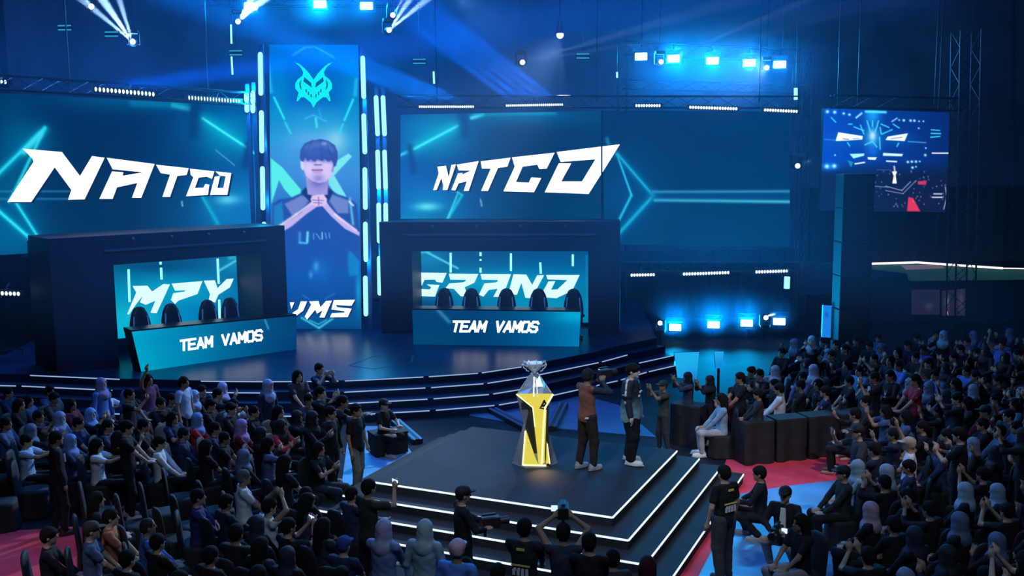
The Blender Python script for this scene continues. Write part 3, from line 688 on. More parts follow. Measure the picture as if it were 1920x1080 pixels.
# ------------------------------------------------------------------ trusses
m_alu = mat('truss_metal', (0.05, 0.055, 0.065), 0.4, metal=0.7)
m_body = mat('lamp_housing', (0.012, 0.013, 0.018), 0.5)
m_dot = glow('led_dot', (215, 240, 255), 1.6)
m_blind = glow('blinder_face', (170, 245, 255), 3.0)
m_lens = glow('lens', (225, 235, 255), 3.0)
m_tl = glow('tube_white', (165, 250, 255), 1.2)
m_dash = glow('dash_teal', (40, 150, 190), 1.0)
def truss(a, b, s, label, hang=(), cat='truss', brace=0.6):
    a = Vector(a); b = Vector(b); r = empty('lighting_truss'); tag(r, label, cat)
    d = (b - a); L = d.length; d.normalize()
    up = Vector((0, 0, 1)) if abs(d.z) < .9 else Vector((0, 1, 0))
    x = d.cross(up).normalized() * s / 2; z = Vector(x.cross(d)).normalized() * s / 2
    cs = [x + z, x - z, -x - z, -x + z]
    for c in cs: MB().tube(a + c, b + c, .025, .025, 6).build('chord', m_alu, r)
    mb = MB(); n = max(2, int(L / brace))
    for i in range(n):
        for k in range(4):
            p = cs[k] if i % 2 else cs[(k + 1) % 4]; q = cs[(k + 1) % 4] if i % 2 else cs[k]
            mb.bar(a + d * L * i / n + p, a + d * L * (i + 1) / n + q, .016)
    mb.build('bracing', m_alu, r)
    for t in hang:
        p = a + d * L * t; MB().tube(p, (p.x, p.y, 16.95), .02, .02, 6).build('hanging_cable', m_body, r)
    settle(r, (a + b) / 2 if abs(d.z) < .9 else (a if a.z < b.z else b))
    return r
# ------------------------------------------------------------------ lamps
def face(o, d):
    o.rotation_euler = Vector(d).to_track_quat('Y', 'Z').to_euler()
def led_bar(a, b, label, n=16, mats=None):
    "a pixel bar from a to b: one row of round LEDs in a black housing"
    a = Vector(a); b = Vector(b); r = empty('led_bar'); tag(r, label, 'stage light', 'pixel bars on the trusses')
    d = (b - a).normalized(); c = (a + b) / 2; L = (b - a).length
    MB().bar(a - d * .06 + Vector((0, .08, 0)), b + d * .06 + Vector((0, .08, 0)), .12, .16).build('housing', m_body, r)
    mb = MB()
    for i in range(n): mb.sphere(a + d * L * (i + .5) / n, L / n * .44, 8, 5, sq=(1, .6, 1.35))
    o = mb.build('led_row', m_dot, r)
    MB().bar(c + Vector((0, .1, 0)), c + Vector((0, .42, .22)), .05).build('clamp', m_alu, r)
    settle(r, c); return r
def blinder_proto():
    r = empty('blinder')
    MB().box((0, -.12, 0), (.5, .2, .34)).build('housing', m_body, r, bevel=.02)
    MB().box((0, .0, 0), (.40, .04, .24)).build('lens_panel', m_blind, r, bevel=.02)
    y = MB()
    for s in (-1, 1): y.bar((s * .28, -.12, 0), (s * .28, -.12, .3), .03)
    y.bar((-.295, -.12, .3), (.295, -.12, .3), .03); y.build('yoke', m_alu, r)
    return r
def head_proto():
    r = empty('moving_head')
    MB().box((0, 0, .34), (.34, .3, .12)).build('base', m_body, r, bevel=.02)
    y = MB()
    for s in (-1, 1): y.box((s * .17, 0, .12), (.05, .14, .36))
    y.build('yoke', m_body, r)
    h = MB().tube((0, -.2, 0), (0, .0, 0), .09, .13, 14).tube((0, 0, 0), (0, .2, 0), .13, .10, 14).build('head', m_body, r, smooth=False)
    MB().tube((0, .195, 0), (0, .225, 0), .085, .085, 14).build('lens', m_lens, h)
    return r
BP = None; HP = None
def blinder(loc, aim, label, power=60, cone=0, s=1.0, grp='blue blinders'):
    global BP
    if BP is None: BP = blinder_proto(); o = BP
    else: o = copy_tree(BP, None, ('stand', 'clamp'))
    o.location = loc; d = Vector(aim) - Vector(loc); o.rotation_euler = (0, 0, math.atan2(d.y, d.x) - PI / 2); o.scale = (s, s, s)
    tag(o, label, 'stage light', grp)
    p_ = Vector(loc)
    if p_.z < 1.2: MB().box((0, -.12, -(p_.z / s + .17) / 2 - .04), (.06, .06, max(.05, p_.z / s - .17))).build('stand', m_alu, o)
    else: MB().bar((0, -.12, .3), (0, -.4, .5), .04).build('clamp', m_alu, o)
    l = bpy.data.lights.new('blinder_lamp', 'SPOT'); l.energy = power * 1.0; l.color = (0.0, 0.42, 1.0); l.spot_size = math.radians(160 if loc[2] > 2 else 85); l.spot_blend = 1; l.shadow_soft_size = .1
    q = bpy.data.objects.new('blinder_lamp', l); COL.objects.link(q); dn = d.normalized()
    q.location = Vector(loc) + dn * .12 * s; q.rotation_euler = (dn + Vector((0, 0, 0 if loc[2] > 2 else .42))).to_track_quat('-Z', 'Y').to_euler()
    return o
def moving_head(loc, beams, label, s=1.0, up=1):
    "beams: (aim point, cone in degrees, power)"
    global HP
    if HP is None: HP = head_proto(); o = HP
    else: o = copy_tree(HP, None, ('hanging_rod', 'stand'))
    o.location = loc; o.scale = (s, s, s * up)
    a = Vector(beams[0][0]) - Vector(loc)
    tocam = (Vector(CAM) - Vector(loc)).normalized(); a.normalize(); v = (a * .35 + tocam * .9)
    o.rotation_euler = (0, 0, math.atan2(v.y, v.x) - PI / 2)
    tag(o, label, 'stage light', 'moving head lamps')
    if up > 0: MB().tube((0, 0, .38), (0, 0, (16.93 - loc[2]) / s), .012, .012, 5).build('hanging_rod', m_body, o)
    else: MB().tube((0, 0, .38), (0, 0, (loc[2] - .02) / s), .02, .02, 6).build('stand', m_body, o)
    for aim, cone, pw in beams:
        spot('beam', Vector(loc) + v.normalized() * .3 * s, aim, pw * 620, (0.95, 0.9, 0.9), cone * 1.7, 0.35, .03)
    return o

# left truss above the left wing, right truss above the right wings, high back truss, house truss
truss(PY(-60, 150, 24.5), PY(480, 186, 31.2), .35, 'long dark truss above the left NATCO screen', (.3, .8))
truss(PY(745, 190, 31.6), PY(1500, 192, 31.0), .35, 'long dark truss above the right-hand screens', (.1, .5, .9))
truss(PY(380, 0, 32.5), PY(790, 0, 32.5), .4, 'short high truss right above the centre column', (.2, .8))
truss(PY(1170, 90, 33.5), PY(1500, 106, 33.5), .4, 'truss high on the right holding a row of five blue blinders', (.1, .9))
truss(PY(1560, 190, 29.6), PY(1800, 196, 29.6), .35, 'dark truss along the top of the relay screen', (.2, .8))
tw = PY(1812, 420, 29.5)
truss((tw.x, tw.y, 0), PY(1812, 58, 29.5), .6, 'tall dark truss tower to the right of the relay screen', brace=.5)
# goal post truss behind the right side of the stage
gp0 = PY(1165, 560, 33.8); gp1 = PY(1500, 560, 33.8)
for g, lb in ((gp0, 'inner leg of the dark goal-post truss right of the booth'), (gp1, 'outer leg of the dark goal-post truss at the far right of the screens')):
    truss((g.x, g.y, 0), (g.x, g.y, 9.6), .3, lb)
truss((gp0.x, gp0.y, PY(1165, 500, 33.8).z), (gp1.x, gp1.y, PY(1500, 500, 33.8).z), .3, 'cross truss below the right end screen holding three pixel bars')
truss((gp0.x, gp0.y, PY(1165, 158, 33.8).z), (gp1.x, gp1.y, PY(1500, 168, 33.8).z), .3, 'cross truss behind the top of the right end screen')
gp2 = PY(-30, 690, 27.5)
# pixel bars
for a, b, Y0, Y1, n, lb in (((175, 167), (290, 177), 26.2, 27.6, 16, 'first pixel bar above the left screen, over the letters N and A'),
                           ((350, 183), (449, 190), 28.6, 30.6, 18, 'second pixel bar above the left screen, over the letters T, C and O'),
                           ((785, 200), (889, 200), 30.9, 30.8, 26, 'bright pixel bar above the inner end of the right NATCO screen'),
                           ((948, 198), (1056, 196), 30.6, 30.4, 28, 'bright pixel bar above the T and C of the right NATCO screen'),
                           ((1191, 198), (1239, 198), 30.6, 30.6, 10, 'short dotted pixel bar just right of the seam between right screens'),
                           ((1292, 201), (1383, 204), 30.6, 30.6, 18, 'pixel bar above the middle of the right end screen'),
                           ((1432, 206), (1496, 209), 30.6, 30.6, 13, 'pixel bar above the outer corner of the right end screen'),
                           ((1182, 516), (1228, 515), 33.4, 33.4, 9, 'innermost of three pixel bars below the right end screen'),
                           ((1280, 514), (1368, 511), 33.4, 33.4, 17, 'middle of three pixel bars below the right end screen'),
                           ((1416, 510), (1478, 508), 33.4, 33.4, 12, 'outermost of three pixel bars below the right end screen'),
                           ((-30, 549), (38, 551), 26.5, 26.8, 9, 'pixel bar at the left edge of the picture beside the left booth'),
                           ((-30, 152), (13, 154), 25.5, 25.9, 6, 'pixel bar at the left edge of the picture above the left screen')):
    led_bar(PY(*a, Y0), PY(*b, Y1), lb, n)
# blinders
for k, (x, y) in enumerate(((1202, 106), (1263, 110), (1336, 114), (1405, 118), (1462, 121))):
    blinder(PY(x, y, 33.1), (CAM[0], CAM[1], 5), ('blue blinder on the high right truss, ' + ('innermost', 'second', 'middle', 'fourth', 'outermost')[k] + ' of five'), (420, 1900, 1500, 1500, 550)[k], s=1.0)
for k, (x, y) in enumerate(((1197, 618), (1266, 614), (1338, 609), (1400, 606), (1461, 603))):
    blinder(PY(x, y, 33.1), (CAM[0], CAM[1], 3), ('low blue blinder behind the right crowd, ' + ('innermost', 'second', 'middle', 'fourth', 'outermost')[k] + ' of five'), (900, 4200, 4500, 3900, 1100)[k], s=1.0)
blinder(PY(20, 680, 27.2), (CAM[0], CAM[1], 3), 'low blue blinder at the left edge beside the left booth', 900, s=1.15)
for k, (x, y) in enumerate(((470, 12), (600, 8), (687, 11))):
    blinder(PY(x, y, 32.1), (-4, 10, 4), ('blue blinder at the top of the picture, ' + ('left of', 'straight above', 'right of')[k] + ' the centre column'), (900, 1800, 1000)[k], s=1.0)
# moving heads
H = [((250, 80), 29.0, [((150, -60), 25, 3.4, 900), ((60, -80), 24, 2.6, 700), ((205, -60), 25, 2.2, 700)], 1, 'moving head above the left screen throwing white beams up to the left'),
     ((172, 14), 29.0, [((120, -60), 25, 2.5, 200)], 1, 'moving head at the top left edge of the picture'),
     ((445, 42), 30.5, [((560, -60), 27, 4.5, 700), ((505, -60), 27, 4, 600)], 1, 'moving head left of the column throwing a short white beam up right'),
     ((728, 58), 30.5, [((860, -50), 27, 3, 600), ((800, -50), 27, 3, 500)], 1, 'lower of two moving heads right of the column top'),
     ((736, 30), 30.5, [((790, -60), 27, 2, 300)], 1, 'upper of two moving heads right of the column top'),
     ((977, 118), 30.5, [((1170, 62), 28, 2.0, 90), ((1170, 85), 28, 1.4, 70)], 1, 'moving head above the right NATCO screen with a faint beam to the right'),
     ((1237, 117), 32.6, [((1560, -20), 28, 1.6, 110), ((1560, 30), 28, 1.2, 80)], 1, 'moving head between the first and second high blue blinders'),
     ((1438, 128), 32.6, [((1425, 130), 28, 3, 60)], 1, 'moving head between the two outer high blue blinders'),
     ((1493, 311), 30.8, [((1600, 270), 29, 2, 110)], 1, 'moving head on the outer edge of the right end screen'),
     ((1238, 604), 32.4, [((1160, 560), 24, 2, 6)], -1, 'moving head between the two inner low blue blinders'),
     ((1434, 594), 32.4, [((1700, 520), 27, 4, 240), ((1700, 560), 27, 2, 120)], -1, 'moving head between the two outer low blue blinders')]
for (x, y), Y, bs, up, lb in H:
    moving_head(PY(x, y, Y), [(PY(u, v, yy), c, p) for (u, v), yy, c, p in bs], lb, 0.9, up)
# round follow spot pointing down over the right screen
fs = empty('follow_spot'); p = PY(1050, 66, 31.5)
MB().tube((0, 0, .45), (0, 0, .05), .07, .13, 16).build('barrel', m_body, fs); MB().sphere((0, -.03, 0), .11, 14, 8).build('lens', m_lens, fs)
MB().tube((0, 0, .45), (0, 0, 16.9 - p.z), .02, .02, 6).build('hanging_pole', m_body, fs)
fs.location = p; tag(fs, 'round white spotlight hanging high over the right NATCO screen, pointing down', 'stage light')
spot('beam', p + Vector((0, -.1, -.2)), p + Vector((.3, -1, -6)), 3500, (.9, .9, 1), 16, .8, .05)
def halo_haze(x0, y0, x1, y1, Y, ry, label, den=.055):  # haze added around the blinders so that their halos show
    a = PY(x0, y0, Y); b = PY(x1, y1, Y); c = (a + b) / 2
    o = MB().sphere((0, 0, 0), 1.0, 28, 16).build('haze', m_dark, None, smooth=True); o.location = c; o.scale = ((b.x - a.x) / 2, ry, abs(a.z - b.z) / 2)
    m = hm.copy(); m.name = 'halo_haze_scatter'; t = m.node_tree; tc = t.nodes.new('ShaderNodeTexCoord'); ln = t.nodes.new('ShaderNodeVectorMath'); ln.operation = 'LENGTH'
    mr = t.nodes.new('ShaderNodeMapRange'); mr.interpolation_type = 'SMOOTHSTEP'; mr.inputs['From Min'].default_value = .1; mr.inputs['From Max'].default_value = 1.0
    mr.inputs['To Min'].default_value = den * 1.7; mr.inputs['To Max'].default_value = 0.0
    t.links.new(tc.outputs['Object'], ln.inputs[0]); t.links.new(ln.outputs['Value'], mr.inputs['Value']); t.links.new(mr.outputs['Result'], t.nodes['Volume Scatter'].inputs['Density'])
    o.data.materials.clear(); o.data.materials.append(m); tag(o, label, 'haze', kind='stuff')
halo_haze(1060, -30, 1610, 255, 32.7, 1.0, 'denser haze added for the halo around the high row of blue blinders', .085)
halo_haze(1070, 500, 1590, 690, 32.7, 1.0, 'denser haze added for the halo around the low row of blue blinders')
halo_haze(360, -70, 790, 75, 31.8, .9, 'denser haze added for the halo around the blinders over the column', .09)
halo_haze(-110, 600, 110, 760, 26.7, .7, 'denser haze added for the halo around the blinder at the left edge')
# wide blue washes thrown from the pixel bars through the haze
def wash(x0, y0, x1, y1, Y, tx, ty, TY, power, col, n=5, ang=7):
    "the pixel bar's own lamps: a row of narrow lamps along it, all thrown the same way"
    a = PY(x0, y0, Y); b = PY(x1, y1, Y); d = PY(tx, ty, TY) - (a + b) / 2
    for k in range(n):
        p = a + (b - a) * (k + .5) / n; spot('wash', p, p + d, power, col, ang, .9, .08)
wash(952, 190, 1052, 188, 30.2, 760, 5, 28.5, 280000, (0.0, 0.20, 1.0))
wash(788, 192, 886, 192, 30.4, 600, 95, 28.5, 220000, (0.0, 0.28, 1.0))
wash(180, 160, 288, 168, 26.2, 520, 120, 25.0, 90000, (0.0, 0.16, 1.0))
# vertical tube lights on either side of the column
m_post = mat('light_post', (0.03, 0.07, 0.18), 0.5)  # blue light of the tubes put into the post's colour
def tube_post(segs, Y, label, parent_x):
    r = empty('tube_light_post'); tag(r, label, 'stage light')
    a = PY(segs[0][0], segs[0][1] - 20, Y); b = PY(segs[-1][2], segs[-1][3], Y)
    MB().bar((a.x, Y + .12, .8), (a.x, Y + .12, a.z), .12, .1).build('post', m_post, r)
    for x0, y0, x1, y1 in segs: MB().tube(PY(x0, y0, Y), PY(x1, y1, Y), .072, .072, 10).sphere(PY(x0, y0, Y), .072, 10, 6).sphere(PY(x1, y1, Y), .072, 10, 6).build('tube', m_tl, r)
    for f_ in (.2, .5, .8):
        l = bpy.data.lights.new('tube_glow', 'POINT'); l.energy = 34; l.color = (0, .45, 1); l.shadow_soft_size = .1; q = bpy.data.objects.new('tube_glow', l); COL.objects.link(q); q.location = (a.x + (b.x - a.x) * f_, Y - .22, a.z + (b.z - a.z) * f_)
    settle(r, (a.x, Y + .12, .8)); return r
tube_post([(488, 102, 489, 175), (490, 211, 491, 283), (492, 316, 493, 390), (495, 420, 496, 450)], 30.3, 'post of stacked cyan tubes along the left edge of the centre column', 488)
tube_post([(680, 109, 682, 181), (682, 217, 684, 285), (684, 318, 685, 389), (685, 420, 686, 487), (685, 521, 686, 589)], 30.3, 'post of stacked cyan tubes along the right edge of the centre column', 683)
for dx, nm in ((0, 'inner'), (13, 'outer')):
    tube_post([(705 + dx, 183, 708 + dx, 251), (708 + dx, 285, 710 + dx, 352), (710 + dx, 384, 711 + dx, 452), (711 + dx, 484, 712 + dx, 550)], 30.6, nm + ' post of the pair of cyan tube posts between column and right booth', 710)
tube_post([(462, 177, 462, 188), (463, 195, 463, 207)], 30.9, 'short broken tube post left of the column, outer one of two', 462)
tube_post([(474, 174, 474, 191), (474, 195, 474, 208), (480, 432, 480, 450)][:2], 30.9, 'short broken tube post left of the column, inner one of two', 474)
def hang_tube(x0, y0, x1, y1, Y, label, rad=.03):
    r = empty('hanging_tube_light'); tag(r, label, 'stage light')
    a = PY(x0, y0, Y); b = PY(x1, y1, Y)
    MB().tube(a, b, rad, rad, 8).build('tube', m_tl, r); MB().tube(a, (a.x, a.y, 16.95), .01, .01, 5).build('hanging_cable', m_body, r)
    settle(r, b); return r
hang_tube(433, 46, 434, 82, 30.8, 'upper thin white tube hanging left of the column')
hang_tube(434, 105, 436, 140, 30.8, 'lower thin white tube hanging left of the column')
hang_tube(813, 134, 814, 157, 30.8, 'thin white tube hanging between column and right screen')
hang_tube(1157, 135, 1157, 146, 31.5, 'tiny white tube hanging left of the high right blinders')
hang_tube(1492, 165, 1492, 187, 31.0, 'short pale tube at the outer top corner of the right end screen', .06)
hang_tube(1476, 519, 1475, 541, 33.0, 'short bright tube hanging under the outer pixel bar on the right', .1)
for k, (x, y, Y, lb) in enumerate(((121, 52, 30, 'dim teal double bar lamp high on the left'), (209, 64, 30, 'dim teal double bar lamp beside the left moving head'), (442, 99, 30.6, 'teal double bar lamp on the thin tube left of the column'),
                                 (786, 115, 30.6, 'teal double bar lamp right of the column'), (1093, 105, 30.6, 'teal double bar lamp below the round spotlight'))):
    r = empty('double_bar_lamp'); tag(r, lb, 'stage light', 'double bar lamps'); p = PY(x, y, Y)
    MB().box((0, .06, 0), (.42, .06, .2)).build('housing', m_body, r)
    for s in (-1, 1): MB().box((0, 0, s * .06), (.38, .04, .035)).build('led_strip', m_dash, r)
    MB().tube((0, .06, .1), (0, .06, 16.95 - p.z), .01, .01, 5).build('hanging_cable', m_body, r)
    r.location = p

# ------------------------------------------------------------------ trophy plinth and trophy on the podium
PB = PZ(1003, 868, .70)
wt = Wall(PB + Vector((-1, 0, 0)), PB + Vector((1, 0, 0)))
m_yel = glow('lit_yellow', (228, 212, 84), 1.0, True); m_yw = glow('lit_cream', (255, 250, 200), 1.15, True)
m_grey = mat('plinth_metal', (0.26, 0.29, 0.33), 0.5, metal=0.1, noise=0.2, scale=3)
m_slit = mat('plinth_slit', (0.02, 0.02, 0.025), 0.5)
m_sil = mat('trophy_silver', (0.82, 0.86, 0.92), 0.3, metal=0.55); m_sild = mat('trophy_glass', (0.36, 0.43, 0.56), 0.25, metal=0.35, spec=1.0)
pl = empty('trophy_plinth', PB)
tag(pl, 'tall faceted plinth with glowing yellow front and grey sides under the trophy', 'plinth')
def lp(x, y, off=0.0):
    p = wt.on(x, y, off); return p - PB
def plring(hw, d, z): return [(-hw, 0, z), (-hw * .45, -d, z), (hw * .45, -d, z), (hw, 0, z), (hw * .45, d, z), (-hw * .45, d, z)]
MB().rings([plring(.415, .30, 0.0), plring(.40, .29, .03), plring(.20, .15, .72), plring(.325, .22, 1.27)]).build('shaft', m_grey, pl)
def slab(name, P, m, off, th):
    f = [lp(x, y, off) for x, y in P]; n = len(f); k = [v + Vector((0, th, 0)) for v in f]
    return MB().add(f + k, [tuple(range(n)), tuple(range(2 * n - 1, n - 1, -1))] + [(i, (i + 1) % n, n + (i + 1) % n, n + i) for i in range(n)]).build(name, m, pl)
def outline(name, P, m, off, w, closed=False):
    mb = MB(); Q = [lp(x, y, off) for x, y in P] + ([lp(*P[0], off)] if closed else [])
    for a, b in zip(Q, Q[1:]): mb.bar(a, b, w, w)
    return mb.build(name, m, pl)
V = [(969, 739), (1036, 739), (1025, 762), (1021, 868), (1010, 872), (1002, 800), (998, 763)]
slab('lit_panel', V, m_yel, .30, .04)
slab('lit_panel', [(986, 806), (1004, 860), (1010, 872), (981, 872)], m_yel, .30, .04)
slab('lit_panel', [(1025, 828), (1031, 868), (1024, 870)], m_yel, .29, .04)
slab('backing', [(970, 740), (1000, 764), (1011, 868), (1006, 873), (996, 850), (985, 800), (992, 768)], m_slit, .245, .03)
slab('backing', [(1022, 765), (1029, 764), (1028, 800), (1033, 872), (1022, 872)], m_slit, .245, .03)
outline('edge_strip', [(1037, 739), (1022, 764), (1019, 800), (1016, 870)], m_yw, .31, .032)
outline('edge_strip', [(968, 739), (999, 764), (1003, 800)], m_yw, .31, .02)
outline('edge_strip', [(985, 808), (980, 872), (1024, 873)], m_yw, .31, .028)
outline('edge_strip', [(1026, 832), (1031, 870)], m_yw, .30, .02)
mb = MB()
for P in ([(1012, 764), (1020, 749), (1023, 751), (1016, 764)], [(1020, 749), (1030, 763), (1027, 766), (1019, 753)], [(1012, 764), (1028, 766), (1027, 769), (1011, 766)], [(1018, 759), (1023, 757), (1024, 763), (1017, 763)]):
    mb.add([lp(x, y, .325) for x, y in P], [(0, 1, 2, 3)])
mb.build('emblem', m_slit, pl, fixn=False)
sp_ = spot('trophy_fill_light', (-2.5, 10.0, 11.0), PB + Vector((0, 0, 1.5)), 1500, (0.9, 0.95, 1.0), 7, .5, .1, 0)  # lamp added to brighten the dark trophy
spot('plinth_lamp', PB + Vector((.08, -.40, .30)), PB + Vector((.14, -.60, 0)), 20, (1.0, .55, .25), 100, 1, .05, 0)
# trophy
TZ = PB + Vector((0.0, -.02, 1.27))
tr = empty('trophy', TZ); tag(tr, 'silver winged trophy cup standing on a faceted glass cone on the yellow plinth', 'trophy')
def ng(n, r0, z, ph=0, sx=1): return [(r0 * sx * math.cos(ph + 2 * PI * i / n), r0 * math.sin(ph + 2 * PI * i / n), z) for i in range(n)]
MB().rings([ng(6, .30, 0.0, 0), ng(6, .305, .02, 0), ng(6, .20, .17, .3), ng(6, .10, .34, .5), ng(6, .075, .38, .5)]).build('cone', m_sild, tr)
MB().rings([ng(8, .05, .30), ng(8, .03, .36), ng(8, .045, .40), ng(8, .08, .43), ng(8, .12, .47), ng(8, .15, .52), ng(8, .16, .56), ng(8, .145, .575), ng(8, .12, .565)]).build('cup', m_sil, tr)
mb = MB()
for s in (-1, 1):
    for (a, b, w) in (((.13, .50), (.20, .55), .035), ((.20, .55), (.185, .61), .025), ((.14, .45), (.19, .49), .03), ((.19, .49), (.215, .545), .02), ((.10, .42), (.15, .44), .025), ((.12, .53), (.165, .60), .02)):
        mb.bar((s * a[0], -.03, a[1]), (s * b[0], -.05, b[1]), w, .02)
mb.build('wing', m_sil, tr)
mb = MB()
for k in range(5): mb.tube((.1 * math.cos(k * 1.257), .1 * math.sin(k * 1.257), .55), (.13 * math.cos(k * 1.257), .13 * math.sin(k * 1.257), .60), .02, .004, 6)
mb.build('crown_point', m_sil, tr)
mb = MB()
mb.bar((-.02, -.29, .02), (-.01, -.10, .33), .02); mb.bar((.05, -.28, .02), (.02, -.10, .32), .02); mb.bar((-.3, 0, .02), (-.09, 0, .34), .012); mb.bar((.3, 0, .02), (.09, 0, .34), .012)
mb.bar((-.06, -.15, .47), (.06, -.15, .47), .02); mb.bar((0, -.16, .42), (.05, -.17, .52), .02); mb.bar((0, -.16, .42), (-.05, -.17, .52), .02)
mb.build('filigree', m_sil, tr)

# ------------------------------------------------------------------ relay screen, speaker tower, balcony and posters on the right
wf = Wall(PY(1545, 203, 30.0), PY(1783, 211, 30.4))
qf_ = [(1545, 203), (1784, 211), (1772, 398), (1538, 395)]
r, b = screen_box('relay_screen', wf, qf_, 'smaller screen on the right relaying a live picture of the whole stage')
def fp(x, y): return (1530 + x / 4.907, 190 + y / 4.907)
def base_f(X, Y):
    t = np.clip((X - 1545) / 240, 0, 1)[..., None]; v = np.clip((Y - 300) / 30, 0, 1)[..., None]
    top = (1 - t) * np.array([4, 62, 165]) + t * np.array([4, 30, 90]); return top * (1 - v) + np.array([8, 18, 50]) * v
W_ = (225, 240, 255); C_ = (50, 210, 240)
F = [('blob', *fp(520, 130), 14, 14, (20, 140, 225), .9), ('blob', *fp(520, 330), 14, 22, (60, 170, 220), .8), ('blob', *fp(520, 320), 6, 9, (210, 235, 240), .9), ('blob', *fp(520, 460), 9, 9, (10, 90, 200), .8),
     ('blob', *fp(120, 600), 18, 7, (10, 120, 225), .8), ('blob', *fp(300, 350), 40, 12, (5, 90, 165), .5), ('blob', *fp(740, 350), 34, 12, (5, 90, 165), .5),
     ('poly', [fp(180, 365), fp(205, 285), fp(430, 320), fp(425, 350), fp(300, 360)], .8, W_, 1), ('poly', [fp(640, 355), fp(660, 325), fp(845, 295), fp(815, 365)], .8, W_, 1),
     ('line', fp(250, 345), fp(300, 350), .9, (10, 50, 110), .8), ('line', fp(340, 345), fp(400, 340), .7, (10, 50, 110), .8), ('line', fp(690, 345), fp(790, 330), .8, (10, 50, 110), .8),
     ('poly', [fp(310, 485), fp(445, 480), fp(440, 500), fp(345, 525)], 1, (150, 235, 245), 1), ('poly', [fp(620, 475), fp(800, 485), fp(790, 505), fp(615, 500)], 1, (190, 240, 250), 1),
     ('poly', [fp(475, 515), fp(560, 515), fp(545, 538), fp(480, 535)], .8, W_, 1), ('line', fp(360, 575), fp(445, 562), 1.3, W_, 1), ('line', fp(650, 550), fp(740, 555), 1.3, W_, 1),
     ('poly', [fp(290, 540), fp(345, 560), fp(320, 610)], 1, (20, 130, 170), .9), ('line', fp(720, 600), fp(725, 640), 1.6, (190, 210, 230), .9), ('poly', [fp(700, 645), fp(745, 645), (1530 + 733 / 4.907, 190 + 680 / 4.907), fp(742, 755), fp(702, 755), fp(715, 690)], .8, (240, 245, 230), 1),
     ('poly', [fp(850, 880), fp(895, 890), fp(960, 1012), fp(838, 1010)], 1, (190, 40, 70), 1), ('poly', [fp(935, 735), fp(1020, 730), fp(1010, 770), fp(940, 765)], 1, (185, 45, 85), .9),
     ('line', fp(1070, 477), fp(1235, 477), 1.2, W_, 1), ('line', fp(1085, 852), fp(1155, 852), 1.3, (190, 200, 215), .9), ('line', fp(1070, 883), fp(1160, 883), 1.3, (210, 215, 230), .9), ('line', fp(1190, 790), fp(1205, 880), 1.2, (130, 150, 180), .9), ('line', fp(1205, 880), fp(1175, 990), 1.2, (130, 150, 180), .9),
     ('line', fp(1060, 262), fp(1140, 268), 1.0, C_, .9), ('line', fp(1060, 295), fp(1145, 297), 1.3, C_, .9), ('line', fp(1055, 330), fp(1140, 322), 1.2, C_, .9), ('line', fp(80, 350), fp(180, 358), 1.2, (40, 110, 190), .9), ('line', fp(850, 370), fp(1010, 380), 1.3, (60, 130, 200), .9),
     ('line', fp(640, 780), fp(790, 820), 1.0, (120, 140, 175), .9), ('line', fp(790, 820), fp(870, 740), 1.0, (120, 140, 175), .9), ('line', fp(520, 780), fp(660, 790), 1.0, (110, 130, 165), .8), ('line', fp(640, 820), fp(800, 850), 1.0, (110, 130, 165), .8), ('line', fp(800, 850), fp(920, 730), 1.0, (110, 130, 165), .8),
     ('line', fp(560, 630), fp(690, 630), .8, (60, 80, 120), .8), ('line', fp(370, 150), fp(420, 110), 1.8, (150, 220, 250), .9), ('line', fp(700, 185), fp(745, 155), 1.4, (140, 210, 250), .8), ('line', fp(460, 95), fp(640, 100), 2.4, (80, 220, 250), .9)]
for x, y, rr_ in ((105, 95, 4), (172, 100, 4), (255, 112, 3), (308, 122, 3), (765, 172, 2), (808, 175, 3), (870, 177, 3), (905, 178, 3), (948, 184, 2), (988, 184, 2), (100, 598, 5), (168, 595, 5), (845, 558, 3), (882, 555, 3), (920, 555, 3), (955, 553, 2), (888, 610, 3), (920, 602, 2), (1005, 495, 3), (1010, 430, 2), (945, 248, 2), (175, 495, 2)):
    F.append(('blob', *fp(x, y), rr_ * .8, rr_ * .75, (150, 235, 255), 1))
for (a, b_) in (((440, 270), (350, 235)), ((440, 300), (410, 220)), ((470, 180), (500, 280)), ((575, 180), (545, 280)), ((610, 300), (700, 260)), ((600, 210), (670, 240)), ((710, 210), (765, 245)), ((300, 210), (330, 210)), ((520, 180), (520, 230)), ((450, 400), (520, 370)), ((560, 420), (520, 370)), ((590, 240), (600, 300)), ((585, 330), (590, 440)), ((140, 150), (180, 190)), ((290, 380), (310, 410)), ((760, 385), (745, 415))):
    F.append(('line', fp(*a), fp(*b_), 1.3, (50, 200, 235), .9))
for i in range(60):
    x, y = 60 + rs.rand() * 1150, 640 + rs.rand() * 330
    if x > 170: F.append(('blob', *fp(x if x < 160 or x > 520 else 520 + rs.rand() * 650, y), 1.2, 1.4, (60 + 120 * rs.rand(), 80 + 100 * rs.rand(), 130 + 90 * rs.rand()), .7))
picture('picture', wf, qf_, base_f, F, vcol('relay_picture', 1.45), r, step=1.0)
for x_ in (1570, 1760):
    t_ = wf.on(x_, 206, -.1); MB().tube(t_, (t_.x, t_.y, 16.95), .02, .02, 6).build('hanging_cable', m_body, r)
settle(r, b)
st = empty('speaker_tower'); tag(st, 'tall black stack of speaker cabinets standing in front of the relay screen', 'speaker')
p = PY(1604, 325, 27.5); zt = p.z; m_cab = mat('speaker_cabinet', (0.003, 0.003, 0.006), 0.8, noise=.3, scale=4); m_gr = mat('speaker_grille', (0.005, 0.006, 0.010), 0.8)
nk = 6
for k in range(nk):
    z0 = zt * k / nk; c = MB().box((0, 0, z0 + zt / nk / 2), (.86, .7, zt / nk - .02)).build('cabinet', m_cab, st, bevel=.02)
    MB().box((0, -.36, z0 + zt / nk / 2), (.74, .02, zt / nk - .14)).build('grille', m_gr, c)
